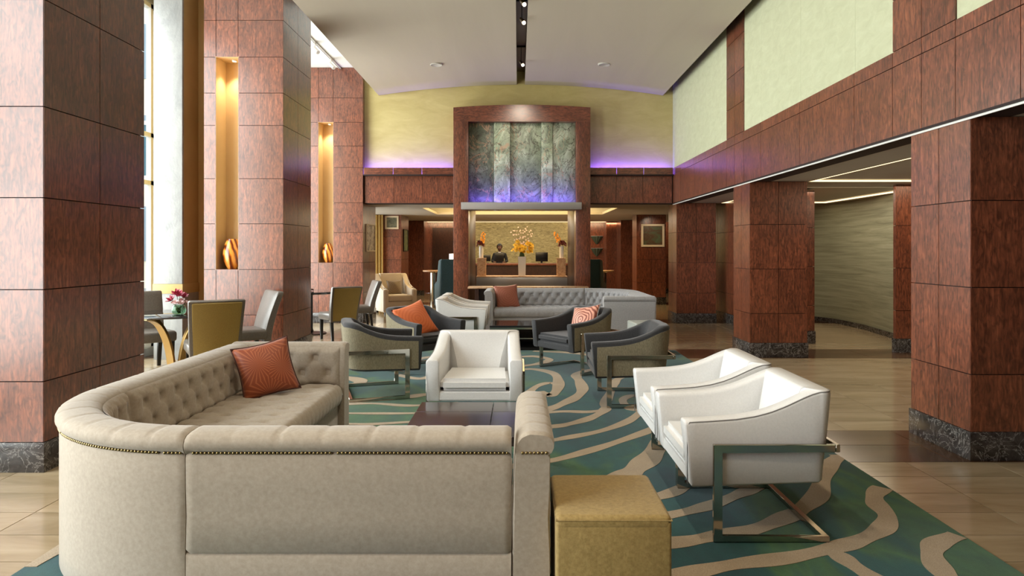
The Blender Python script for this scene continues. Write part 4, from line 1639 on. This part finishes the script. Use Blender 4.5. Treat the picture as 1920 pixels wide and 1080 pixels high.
tb2 = thing('dining_table', (-3.72, 12.2, 0), 'round pale topped table on dark pedestal beyond the second pillar', 'table')
bm = bmesh.new(); lathe(bm, [(0, .72), (.50, .72), (.51, .725), (.51, .755), (.505, .76), (0, .76)], 40)
finish('table_top', bm, 'darkglass', tb2, None, 40)
bm = bmesh.new(); lathe(bm, [(0, 0), (.28, 0), (.28, .015), (.06, .04), (.045, .1), (.045, .68), (.12, .72), (0, .72)], 28)
finish('pedestal', bm, 'blackwood', tb2, None, 40)


def petal_mesh(name, mat, r, n=6, cup=.6, seed=1, pointy=False):
    rn = random.Random(seed)
    bm = bmesh.new()
    for ringk, (cnt, rr, up) in enumerate(((n, r, cup * .4), (max(3, n - 2), r * .65, cup))):
        for k in range(cnt):
            a = 2 * pi * k / cnt + ringk * .5 + rn.random() * .3
            w = rr * (.34 if pointy else .5)
            p = [(0, 0, 0), (rr * .5, -w, rr * up * .6), (rr * .8, -w * .7, rr * up), (rr * 1.05, 0, rr * up * 1.15), (rr * .8, w * .7, rr * up), (rr * .5, w, rr * up * .6)]
            vs = [bm.verts.new((x * cos(a) - y_ * sin(a), x * sin(a) + y_ * cos(a), z)) for x, y_, z in p]
            c_ = bm.verts.new((rr * .55 * cos(a), rr * .55 * sin(a), rr * up * .35))
            for i in range(6):
                bm.faces.new((vs[i], vs[(i + 1) % 6], c_))
    me = bpy.data.meshes.new(name)
    bm.to_mesh(me)
    bm.free()
    for p in me.polygons: p.use_smooth = True
    me.materials.append(M[mat])
    return me


def put_part(parent, name, me, loc, d=(0, 0, 1), s=1.0):
    o = bpy.data.objects.new(name, me)
    o.location = loc
    o.rotation_euler = Vector(d).to_track_quat('Z', 'Y').to_euler()
    o.scale = (s, s, s)
    return link(o, parent)


def leaf_mesh(name, mat, L_, w):
    bm = bmesh.new()
    rows_ = []
    for q in range(7):
        f = q / 6
        ww = w * sin(pi * min(1, f * .95 + .04)) ** .8
        rows_.append([bm.verts.new((-ww, L_ * f, .12 * L_ * f * f)), bm.verts.new((0, L_ * f, .12 * L_ * f * f - .1 * w)), bm.verts.new((ww, L_ * f, .12 * L_ * f * f))])
    for a, b in zip(rows_, rows_[1:]):
        for i in (0, 1):
            bm.faces.new((a[i], a[i + 1], b[i + 1], b[i]))
    me = bpy.data.meshes.new(name)
    bm.to_mesh(me)
    bm.free()
    for p in me.polygons: p.use_smooth = True
    me.materials.append(M[mat])
    return me


rn = random.Random(3)
fv = thing('flower_vase', (-3.84, 7.72, .762), 'small round glass vase of magenta lilies and pale roses on the glass table', 'vase')
bm = bmesh.new(); lathe(bm, [(0, 0), (.045, 0), (.068, .02), (.078, .055), (.07, .09), (.055, .11), (.052, .11), (.066, .088), (.073, .055), (.062, .022), (0, .008)], 24)
finish('bowl', bm, 'vaseglass', fv, None, 60)
lm = leaf_mesh('leaf', 'leaf', .10, .022)
for k in range(14):
    a = k * 2.4
    put_part(fv, 'leaf', lm, (cos(a) * .03, sin(a) * .03, .02 + .008 * (k % 5)), (cos(a) * .5, sin(a) * .5, .9), .8)
lily = petal_mesh('lily', 'magenta', .055, 6, 1.3, 2, True)
rose = petal_mesh('rose', 'pinkrose', .034, 7, 1.0, 4)
for (dx, dy, dz, m_, s_) in ((-.08, 0, .17, lily, 1.1), (-.03, .02, .24, lily, 1.15), (.02, -.02, .23, lily, 1.05), (.05, .02, .21, lily, .9), (-.005, -.05, .15, rose, 1), (.045, -.04, .145, rose, 1.05), (.02, .03, .17, rose, 1), (.075, 0, .15, rose, .9), (-.04, -.03, .15, rose, .9), (-.06, .03, .14, rose, .8)):
    bm = bmesh.new(); tube(bm, [(dx * .2, dy * .2, .03), (dx * .6, dy * .6, dz * .6), (dx, dy, dz)], .003, 5)
    finish('flower_stem', bm, 'stem', fv)
    put_part(fv, 'lily' if m_ is lily else 'rose', m_, (dx, dy, dz - .01), (dx * 4, dy * 4 - .4, .7), s_)

# ------------------------------------------------------------------ rear: console, vases, desk, people
con = thing('portal_console', (.083, 16.45, 0), 'low console with stone ledge and brushed steel band at the end of the portal', 'console')
cx0, cx1 = -1.0, 1.165
box('body', 'darkwood', cx0, cx1, 16.22, 16.75, 0, .63, con)
box('steel_band', 'steel', cx0 + .0, cx1 - .0, 16.205, 16.75, .63, .84, con, .004)
box('ledge', 'onyx', cx0 - .0, cx1 + .0, 16.20, 16.78, .84, .868, con, .004)

st_ = thing('sofa_table', (.2, 13.38, 0), 'narrow sofa table with pale edge behind the silver sofa', 'table')
box('table_top', 'onyx', -.98, 1.36, 13.2, 13.56, .745, .78, st_, .004)
for xx in (-.85, 1.15):
    box('panel_leg', 'darkwood', xx, xx + .08, 13.24, 13.52, 0, .745, st_)
box('back_panel', 'darkwood', -.77, 1.15, 13.49, 13.52, .1, .745, st_)

tv = thing('tall_vase', (.085, 16.42, .868), 'tall square white vase with yellow flowers and blossom twigs, centre of the steel console', 'vase')
bm = bmesh.new()
loft(bm, [[(a * w, b * w, z) for a, b in ((-1, -1), (1, -1), (1, 1), (-1, 1))] for w, z in ((.085, 0), (.095, .46), (.095, .465), (.085, .465), (.08, .1))])
finish('vessel', bm, 'white_ceramic', tv, None, 30)
yf = petal_mesh('yellow_bloom', 'yellow_flower', .046, 6, .6, 5)
lm2 = leaf_mesh('leaf', 'leaf', .16, .035)
for k in range(70):
    a = rn.random() * 2 * pi
    rr = .27 * sqrt(rn.random())
    z = .47 + .12 * rn.random() + .20 * rn.random() * (1.1 - rr)
    z += .08 * (rr / .27)
    p = (cos(a) * rr, sin(a) * rr * .8, z)
    put_part(tv, 'yellow_bloom', yf, p, (cos(a) * rr * 4, sin(a) * rr * 4 - .5, .6), .8 + .5 * rn.random())
for k in range(16):
    a = k * 2.4
    put_part(tv, 'leaf', lm2, (cos(a) * .07, sin(a) * .07, .45), (cos(a), sin(a), .45), 1.0)
bl = petal_mesh('blossom', 'blossom', .018, 5, .5, 6)
for k in range(12):
    a = -1.0 + 2.0 * k / 11
    h = .80 + .18 * rn.random()
    b_ = (rn.random() - .5) * .3
    top = (sin(a * .5) * .62 * h, b_, .45 + cos(a * .5) * h * .78)
    pts = [(0, 0, .40), (top[0] * .4, b_ * .4, .45 + (top[2] - .45) * .5), top]
    line = smooth_line(pts, 6)
    bm = bmesh.new(); tube(bm, line, .006, 5, [1 - .6 * q / (len(line) - 1) for q in range(len(line))])
    tw_ = finish('blossom_twig', bm, 'twig', tv)
    for q in range(5):
        f = line[min(len(line) - 1, 4 + 2 * q)]
        put_part(tw_, 'blossom', bl, (f[0] + (rn.random() - .5) * .04, f[1] + (rn.random() - .5) * .04, f[2] + (rn.random() - .5) * .03), (rn.random() - .5, -1, .5), .9 + .5 * rn.random())

ofl = petal_mesh('orange_bloom', 'orange_flower', .038, 6, .6, 8)
mfl = petal_mesh('maroon_bloom', 'maroon_flower', .06, 6, .7, 9)
for sgn, x, lab in ((-1, -.885, 'onyx plinth on the steel console nearer the receptionist'), (1, 1.03, 'onyx plinth on the steel console nearer the picture in the ivory frame')):
    pd = thing('onyx_plinth', (x, 16.45, .868), lab, 'plinth', 0, 'onyx plinths on the console')
    bm = bmesh.new(); bx(bm, -.105, .105, -.105, .105, .0, .415, .004, 1)
    finish('block', bm, 'onyx', pd)
    bm = bmesh.new(); bx(bm, -.112, .112, -.112, .112, .415, .43, .003, 1)
    finish('cap', bm, 'onyx', pd)
    fvv = thing('cylinder_vase', (x + .01 * sgn, 16.45, 1.298), 'slim white cylinder vase of orange and maroon flowers on the plinth ' + ('nearer the receptionist' if sgn < 0 else 'farther from the receptionist'), 'vase', 0, 'slim vases on plinths')
    bm = bmesh.new(); lathe(bm, [(0, 0), (.05, 0), (.052, .01), (.052, .29), (.046, .29), (.044, .05), (0, .04)], 20)
    finish('vessel', bm, 'white_ceramic', fvv, None, 40)
    for k in range(9):
        a = k * 2.4
        put_part(fvv, 'maroon_bloom', mfl, (cos(a) * .06 + .02 * sgn, sin(a) * .06, .31 + .02 * (k % 4)), (cos(a), sin(a) - .4, .5), 1)
    lean = .05 if sgn < 0 else -.14
    bm = bmesh.new(); tube(bm, [(0, 0, .2), (lean * .5, 0, .42), (lean * 1.1, 0, .60)], .005, 5)
    finish('flower_stem', bm, 'stem', fvv)
    for k in range(14):
        f = k / 13
        put_part(fvv, 'orange_bloom', ofl, (lean * (.3 + .8 * f) + .04 * sin(k * 2.4), .04 * cos(k * 2.4), .36 + .25 * f), (sin(k * 2.4), -.7, .4), 1.05 - .35 * f)

desk = thing('reception_desk', (.05, 21.2, 0), 'long dark wood reception desk seen through the portal', 'desk')
box('front_panel', 'darkwood', -2.2, 2.3, 20.9, 20.96, 0, 1.02, desk)
box('counter_top', 'wood_h', -2.26, 2.36, 20.84, 21.5, 1.02, 1.085, desk, .006)
box('end_panel', 'darkwood', -2.2, -2.14, 20.96, 21.45, 0, 1.02, desk)
box('end_panel', 'darkwood', 2.24, 2.3, 20.96, 21.45, 0, 1.02, desk)


def monitor(label, x, y_, w, h, rz):
    t = thing('monitor', (x, y_, 1.085), label, 'monitor', rz, 'monitors on the reception desk')
    lbox('housing', 'screen', -w / 2, w / 2, -.02, .015, .05, .05 + h, t, .006, 2)
    lbox('stand', 'screen', -.03, .03, 0.0, .03, .01, .12, t)
    lbox('foot', 'screen', -.11, .11, -.08, .08, 0, .012, t, .004, 1)
    return t


monitor('black monitor in front of the receptionist', -.60, 21.12, .30, .27, 0)
monitor('black monitor alone on the desk between the yellow flowers and the maroon ones', .72, 21.1, .38, .28, .12)
monitor('black monitor partly behind the onyx plinth nearer the receptionist', -1.02, 21.15, .32, .2, 0)


def skin_body(name, joints, bones, mat, parent, root=0, sub=2):
    me = bpy.data.meshes.new(name)
    me.from_pydata([j[0] for j in joints], bones, [])
    o = bpy.data.objects.new(name, me)
    link(o, parent)
    md = o.modifiers.new('skin', 'SKIN')
    md.use_smooth_shade = True
    for i, j in enumerate(joints):
        v = me.skin_vertices[0].data[i]
        r_ = j[1]
        v.radius = r_ if isinstance(r_, tuple) else (r_, r_)
        v.use_root = i == root
    ms = o.modifiers.new('sub', 'SUBSURF')
    ms.levels = ms.render_levels = sub
    me.materials.append(M[mat])
    return o


def head(parent, loc, pitch, yaw, r=.1):
    """head with face: looks along -Y before pitch and yaw"""
    Mh = Matrix.Translation(loc) @ Matrix.Rotation(yaw, 4, 'Z') @ Matrix.Rotation(pitch, 4, 'X')
    bm = bmesh.new()
    bmesh.ops.create_uvsphere(bm, u_segments=20, v_segments=14, radius=1)
    for v in bm.verts:
        x, y_, z = v.co
        jaw = 1 - .28 * max(0, -z) ** 1.3
        v.co = Vector((x * .075 * jaw, y_ * .095 * (1 - .12 * max(0, -z)) - .012 * max(0, -z), z * .115))
        if y_ < -.75 and abs(x) < .2 and -.35 < z < .1: v.co.y -= .016 * (1 - abs(x) / .25)
        if y_ < -.5 and .05 < z < .3 and .2 < abs(x) < .6: v.co.y += .006
    f = finish('head', bm, 'skin', parent, None, 180)
    f.matrix_local = Mh
    for sx_ in (-1, 1):
        bm = bmesh.new(); bmesh.ops.create_uvsphere(bm, u_segments=8, v_segments=6, radius=.011)
        e = finish('eye', bm, 'eye', f, (sx_ * .031, -.083, .012), 180)
        bm = bmesh.new(); bmesh.ops.create_uvsphere(bm, u_segments=8, v_segments=6, radius=.006)
        finish('pupil', bm, 'black', f, (sx_ * .031, -.0925, .011), 180)
        bm = bmesh.new(); bmesh.ops.create_uvsphere(bm, u_segments=8, v_segments=6, radius=.022)
        for v in bm.verts: v.co.x *= .35; v.co.z *= 1.3
        finish('ear', bm, 'skin', f, (sx_ * .077, .01, 0), 180)
    bm = bmesh.new(); bmesh.ops.create_uvsphere(bm, u_segments=8, v_segments=6, radius=.022)
    for v in bm.verts: v.co.y *= .35; v.co.z *= .35
    finish('mouth', bm, 'lip', f, (0, -.084, -.055), 180)
    bm = bmesh.new(); bmesh.ops.create_uvsphere(bm, u_segments=20, v_segments=14, radius=1)
    dl = [v for v in bm.verts if v.co.z < -.35 or (v.co.y < -.45 and v.co.z < .48)]
    bmesh.ops.delete(bm, geom=dl, context='VERTS')
    for v in bm.verts: v.co = Vector((v.co.x * .096, v.co.y * .112 + .008, v.co.z * .132 + .006))
    finish('hair', bm, 'hair', f, None, 180)
    return f


def hand(parent, loc, dirn, side):
    """palm, four fingers and thumb, slightly curled; dirn = forward direction in plan"""
    d = Vector((dirn[0], dirn[1], 0)).normalized()
    s_ = Vector((-d.y, d.x, 0)) * side
    L0 = Vector(loc)
    J = [(L0 - d * .02, .024), (L0 + d * .035, (.034, .014)), (L0 + d * .07, (.036, .013))]
    Bn = [(0, 1), (1, 2)]
    o = skin_body('hand', [(tuple(p), r_) for p, r_ in J], Bn, 'skin', parent, 0, 1)
    for k, (off, ln) in enumerate(((-.028, .062), (-.01, .074), (.01, .07), (.028, .055))):
        b0 = L0 + d * .06 - s_ * off
        pts = [(tuple(b0), .009), (tuple(b0 + d * ln * .5 + Vector((0, 0, .004))), .0085), (tuple(b0 + d * ln * .85 + Vector((0, 0, -.012))), .008), (tuple(b0 + d * ln + Vector((0, 0, -.028))), .007)]
        skin_body('finger', pts, [(0, 1), (1, 2), (2, 3)], 'skin', o, 0, 1)
    b0 = L0 + d * .015 + s_ * .026
    skin_body('thumb', [(tuple(b0), .011), (tuple(b0 + s_ * .02 + d * .025), .0095), (tuple(b0 + s_ * .022 + d * .055 + Vector((0, 0, -.01))), .008)], [(0, 1), (1, 2)], 'skin', o, 0, 1)
    return o


rec = thing('person', (-.60, 21.85, 0), 'receptionist in black suit standing at the desk looking down at a monitor', 'person')
J = [((0, 0, .93), (.15, .11)), ((0, .0, 1.08), (.135, .10)), ((0, .0, 1.24), (.16, .11)), ((0, -.005, 1.36), (.14, .10)), ((0, -.02, 1.425), (.065, .06)),
     ((.17, 0, 1.345), .062), ((.235, -.03, 1.13), .050), ((.17, -.27, 1.12), .038),
     ((-.17, 0, 1.345), .062), ((-.235, -.03, 1.13), .050), ((-.17, -.27, 1.12), .038),
     ((.09, 0, .88), .10), ((.10, -.01, .48), .066), ((.10, .02, .07), .045), ((.10, -.10, .04), .036),
     ((-.09, 0, .88), .10), ((-.10, -.01, .48), .066), ((-.10, .02, .07), .045), ((-.10, -.10, .04), .036)]
Bn = [(0, 1), (1, 2), (2, 3), (3, 4), (3, 5), (5, 6), (6, 7), (3, 8), (8, 9), (9, 10), (0, 11), (11, 12), (12, 13), (13, 14), (0, 15), (15, 16), (16, 17), (17, 18)]
skin_body('body', J, Bn, 'suit', rec)
skin_body('neck', [((0, -.012, 1.40), .052), ((0, -.028, 1.50), .050)], [(0, 1)], 'skin', rec, 0, 1)
bm = bmesh.new(); prism(bm, [(-.045, 1.43), (.045, 1.43), (.0, 1.26)], 'y', -.118, -.100)
finish('shirt_front', bm, 'shirt', rec)
head(rec, (0, -.05, 1.565), R(16), 0)
hand(rec, (.165, -.29, 1.112), (-.35, -1), 1)
hand(rec, (-.165, -.29, 1.112), (.35, -1), -1)

g2 = thing('person', (-3.98, 11.75, 0), 'seated guest in dark clothes leaning over the table, mostly behind the second pillar', 'person', R(180 - 25))
J = [((0, .05, .52), (.16, .13)), ((0, -.01, .66), (.14, .11)), ((0, -.10, .82), (.16, .11)), ((0, -.16, .90), (.13, .10)), ((0, -.22, .95), (.06, .06)),
     ((.17, -.15, .88), .060), ((.22, -.20, .72), .048), ((.12, -.40, .80), .036),
     ((-.17, -.15, .88), .060), ((-.22, -.20, .72), .048), ((-.12, -.40, .80), .036),
     ((.09, .02, .53), .095), ((.11, -.38, .53), .066), ((.11, -.40, .09), .045), ((.11, -.50, .04), .036),
     ((-.09, .02, .53), .095), ((-.11, -.38, .53), .066), ((-.11, -.40, .09), .045), ((-.11, -.50, .04), .036)]
skin_body('body', J, Bn, 'suit', g2)
skin_body('neck', [((0, -.20, .93), .050), ((0, -.25, .99), .048)], [(0, 1)], 'skin', g2, 0, 1)
head(g2, (0, -.27, 1.04), R(38), 0)
hand(g2, (.115, -.42, .795), (-.4, -1), 1)
hand(g2, (-.115, -.42, .795), (.4, -1), -1)
put(copy_tree(dc), -4.02, 11.62, (sin(R(155)), -cos(R(155))), 0, 'pewter dining chair under the seated guest behind the second pillar', .93)

# high-backed teal chairs, bar tables, lamps at both sides of the portal
def wing_chair(label, x, y_, rz):
    t = thing('high_back_chair', (x, y_, 0), label, 'chair', rz, 'high-backed teal chairs')
    def slab_(nm, x0, x1, p, w=None):
        bm = bmesh.new()
        prism(bm, p, 'x', x0, x1)
        bmesh.ops.bevel(bm, geom=[e for e in bm.edges], offset=.018, segments=2, affect='EDGES')
        finish(nm, bm, 'teal_vel', t, None, 40)
    slab_('backrest', -.32, .32, [(.22, .12), (.32, .12), (.42, 1.27), (.32, 1.27)])
    for s_ in (-1, 1):
        slab_('wing', min(s_ * .32, s_ * .25), max(s_ * .32, s_ * .25), [(-.28, .12), (.22, .12), (.33, 1.27), (.16, 1.25), (.0, .72), (-.28, .66)])
    slab_('seat', -.25, .25, [(-.30, .22), (.24, .22), (.24, .46), (-.30, .46)])
    for sx_ in (-1, 1):
        for yy in (-.24, .26):
            lbox('leg', 'blackwood', sx_ * .27 - .025, sx_ * .27 + .025, yy - .025, yy + .025, 0, .13, t)
    return t


wing_chair('high-backed teal chair beside the portal near the cream armchair', -1.67, 16.62, R(200))
wing_chair('high-backed teal chair beside the portal near the ivory framed picture', 1.77, 16.62, R(160))


def bar_table(label, x, y_, r_):
    t = thing('bar_table', (x, y_, 0), label, 'table', 0, 'bar tables beside the portal')
    bm = bmesh.new(); lathe(bm, [(0, .93), (r_ - .01, .93), (r_, .94), (r_, .96), (r_ - .006, .966), (0, .966)], 32)
    finish('table_top', bm, 'onyx', t, None, 40)
    bm = bmesh.new(); lathe(bm, [(0, .03), (.085, .03), (.085, .90), (.14, .93), (0, .93)], 24)
    finish('column', bm, 'chrome', t, None, 40)
    bm = bmesh.new(); lathe(bm, [(0, 0), (.2, 0), (.2, .02), (.1, .03), (0, .03)], 28)
    finish('base', bm, 'chrome', t, None, 40)
    return t


bar_table('onyx bar table on nickel column near the cream armchair', -2.2, 17.65, .27)
bar_table('onyx bar table on nickel column near the ivory framed picture', 2.2, 17.65, .27)
for x, lab, l2 in ((-1.66, 'tall black lamp stand beside the portal near the cream armchair', 'small table lamp with glowing white shade near the cream armchair'),
                   (1.70, 'tall black lamp stand beside the portal near the ivory framed picture', 'small table lamp with glowing white shade, only a sliver shown past the portal post')):
    t = thing('lamp_stand', (x, 17.5, 0), lab, 'stand', 0, 'lamp stands')
    bm = bmesh.new(); bx(bm, -.14, .14, -.14, .14, .03, 1.08, .006, 1)
    finish('body', bm, 'blackwood', t)
    bm = bmesh.new(); bx(bm, -.16, .16, -.16, .16, 1.08, 1.11, .004, 1)
    finish('stand_top', bm, 'blackwood', t)
    bm = bmesh.new(); bx(bm, -.12, .12, -.12, .12, 0, .03)
    finish('base', bm, 'black', t)
    t = thing('table_lamp', (x, 17.5, 1.11), l2, 'lamp', 0, 'lamps beside the portal')
    bm = bmesh.new(); lathe(bm, [(0, 0), (.06, 0), (.06, .012), (.012, .02), (.012, .14), (0, .14)], 16)
    finish('base', bm, 'steel', t, None, 40)
    bm = bmesh.new(); lathe(bm, [(0.0, .125), (.115, .12), (.115, .28), (.0, .285)], 24)
    finish('shade', bm, 'lampglow', t, None, 40)

# cream armchair with cushion, far left
ca = thing('club_armchair', (-2.92, 16.15, 0), 'cream fabric club armchair with sweeping arms before the far wood pillar', 'armchair', R(28))
bm = bmesh.new()
for sx_ in (-1, 1):
    bm = bmesh.new()
    prism(bm, [(-.42, .06), (.36, .06), (.44, .92), (.34, .93), (.22, .80), (.08, .66), (-.1, .60), (-.42, .58)], 'x', min(sx_ * .40, sx_ * .28), max(sx_ * .40, sx_ * .28))
    bmesh.ops.bevel(bm, geom=[e for e in bm.edges], offset=.02, segments=2, affect='EDGES')
    finish('arm', bm, 'cream', ca, None, 40)
bm = bmesh.new()
prism(bm, [(.18, .06), (.36, .06), (.44, .93), (.30, .93), (.16, .45)], 'x', -.285, .285)
bmesh.ops.bevel(bm, geom=[e for e in bm.edges], offset=.02, segments=2, affect='EDGES')
finish('backrest', bm, 'cream', ca, None, 40)
lbox('seat_base', 'cream', -.285, .285, -.40, .2, .06, .30, ca, .01)
lbox('seat_cushion', 'cream', -.278, .278, -.42, .17, .305, .45, ca, .035, 4)
for sx_ in (-1, 1):
    for yy in (-.36, .30):
        lbox('leg', 'blackwood', sx_ * .34 - .025, sx_ * .34 + .025, yy - .025, yy + .025, 0, .065, ca)
pillow('taupe pillow resting on the cream club armchair', (-2.95, 16.2, .60), (.45, -.8, .3), 0, .36, 'pil_taupe', .12, 'pillows')

# pictures
def framed(label, centre, w, h, rz, frame_mat, pic, fw=.03, mat_w=.0, group=None):
    t = thing('framed_picture', centre, label, 'picture', rz, group)
    for x0, x1, z0, z1 in ((-w / 2, w / 2, h / 2 - fw, h / 2), (-w / 2, w / 2, -h / 2, -h / 2 + fw), (-w / 2, -w / 2 + fw, -h / 2 + fw, h / 2 - fw), (w / 2 - fw, w / 2, -h / 2 + fw, h / 2 - fw)):
        lbox('frame_side', frame_mat, x0, x1, -.03, 0, z0, z1, t, .003, 1)
    lbox('image', pic, -w / 2 + fw, w / 2 - fw, -.012, -.002, -h / 2 + fw, h / 2 - fw, t)
    return t


framed('street scene print hung on the flank of the niche pillar', (XL + .002, 14.72, 1.75), .84, .58, pi / 2, 'mat', 'pic_street', .02)
framed('green landscape print hung on the flank of the short pillar', (XL + .002, 19.3, 1.76), .74, .62, pi / 2, 'black_metal', 'pic_green', .02)
framed('small muted print in white frame high on the short pillar', (-3.455, 18.648, 2.24), .37, .36, 0, 'mat', 'pic_sketch', .045)
framed('moss green and brown print in wide ivory frame on the far pillar', (3.66, 18.598, 1.885), .63, .62, 0, 'mat', 'pic_moss', .055)
for z, lab in ((1.83, 'upper shell shaped bronze wall ornament on the rear wood wall'), (1.41, 'lower shell shaped bronze wall ornament on the rear wood wall')):
    t = thing('wall_ornament', (2.70, YEND - .003, z), lab, 'ornament', 0, 'shell wall ornaments')
    bm = bmesh.new()
    rings = []
    for q in range(9):
        f = q / 8
        r_ = .19 * (1 - f) ** .8 + .012
        zz = .13 - .28 * f
        rings.append([(r_ * cos(pi + pi * k / 12) * (1 + .07 * cos(k * pi)), r_ * .8 * sin(pi + pi * k / 12) * (1 + .07 * cos(k * pi)), zz) for k in range(13)])
    loft(bm, rings)
    finish('shell_body', bm, plain('verdigris_bronze', (84, 98, 86), .4, .5), t, None, 30)
    lbox('back_plate', 'steel', -.2, .2, -.015, 0, .12, .145, t)

# ------------------------------------------------------------------ ceiling fittings
for k, (y_, lab) in enumerate(((9.35, 'spotlight on a stem in the ceiling slot nearest the viewer'), (10.1, 'bright spotlight in the middle of the ceiling slot'), (12.4, 'spotlight on a stem in the ceiling slot nearest the portal'))):
    t = thing('slot_spotlight', (SX, y_, 5.2), lab, 'light', 0, 'spotlights in the ceiling slot')
    bm = bmesh.new(); bx(bm, -.08, .08, -.02, .02, -.03, 0); finish('bracket', bm, 'black_metal', t)
    bm = bmesh.new(); tube(bm, [(0, 0, -.03), (0, 0, -.27)], .006, 8); finish('stem', bm, 'black_metal', t)
    bm = bmesh.new(); tube(bm, [(-.02, .03, -.27), (0, 0, -.30), (.03, -.05, -.36)], .028, 12, [.7, 1, 1.2]); finish('lamp_head', bm, 'chrome', t, None, 40)
    bm = bmesh.new(); tube(bm, [(.031, -.052, -.362), (.034, -.057, -.368)], .026, 12); finish('bulb', bm, 'bulb', t)
tr = thing('track_rail', (-3.67, 12.2, ZC), 'white track rail with black slot on the white ceiling past the vault', 'track')
box('rail', 'white_metal', -3.69, -3.65, 9.4, 15, ZC - .03, ZC, tr)
box('slot', 'black', -3.676, -3.664, 9.4, 15, ZC - .032, ZC - .029, tr)
for k, (y_, lab) in enumerate(((12.3, 'white track spotlight, the nearer of two on the rail'), (13.35, 'white track spotlight, the farther of two on the rail'))):
    t = thing('track_spotlight', (-3.67, y_, ZC - .032), lab, 'light', 0, 'track spotlights')
    bm = bmesh.new(); bx(bm, -.02, .02, -.05, .05, -.03, 0, .003, 1); finish('adaptor', bm, 'white_metal', t)
    bm = bmesh.new(); tube(bm, [(0, 0, -.03), (0, 0, -.09)], .008, 8); finish('stem', bm, 'white_metal', t)
    bm = bmesh.new(); tube(bm, [(-.04, .02, -.07), (0, 0, -.10), (.05, -.03, -.15), (.075, -.045, -.18)], .035, 14, [.8, 1, 1, 1.1]); finish('lamp_head', bm, 'white_metal', t, None, 40)
for x, lab in ((-1.49, 'round flush ceiling speaker on the window side half of the vault'), (1.56, 'round flush ceiling speaker on the pillar frieze half of the vault')):
    t = thing('ceiling_speaker', (x, 12.4, vault_z(x)), lab, 'speaker', 0, 'ceiling speakers')
    bm = bmesh.new(); lathe(bm, [(0, -.012), (.09, -.012), (.10, -.018), (.115, -.012), (.118, .01), (0, .01)], 28)
    finish('grille', bm, 'soffit', t, None, 40)

# lamps of the room: warm light from the ceiling slot, over the rear and in the side aisle, plus an added picture fill
for y_ in (3.0, 6.0, 9.0):
    spot('slot_light', (SX, y_, 4.9), (SX, y_ + .3, 0), 160, SOFT, 110, 1.0, .08)
spot('foreground_spot', (SX, .6, 4.9), (.0, 3.1, .3), 190, (1.0, .80, .54), 56, .9, .08)
spot('portal_light', (SX, 11.6, 4.85), (SX, 14, 3.1), 110, SOFT, 60, .9, .05)
area('rear_light', (0, 19.5, 2.40), (0, 0, 0), 4.0, 4.0, 110, (1.0, .82, .6))
for xx in (-.88, .085, 1.03):
    spot('shelf_downlight', (xx * .6, 13.95, 2.28), (xx, 16.45, 1.05), 60, (1.0, .88, .7), 38, .8, .03)
spot('picture_fill', (3.6, 17.7, 2.42), (3.66, 18.6, 1.9), 14, (1.0, .84, .62), 60, .8, .03)  # added fill spot to brighten the ivory framed picture, no fitting there
area('reception_light', (.1, 22.2, 2.40), (R(25), 0, 0), 3.4, .5, 55, (1.0, .80, .52))
area('aisle_light', (5.4, 8.2, 2.42), (0, 0, 0), 1.6, 3.6, 40, (1.0, .82, .58))
area('aisle_light', (5.2, 12.2, 2.42), (0, 0, 0), 1.6, 3.0, 45, (1.0, .86, .66))
area('rear_wall_wash', (-3.4, 22.9, 2.40), (R(40), 0, 0), 3.4, .15, 22, WARM)
area('rear_wall_wash', (3.4, 22.9, 2.40), (R(40), 0, 0), 3.4, .15, 22, WARM)
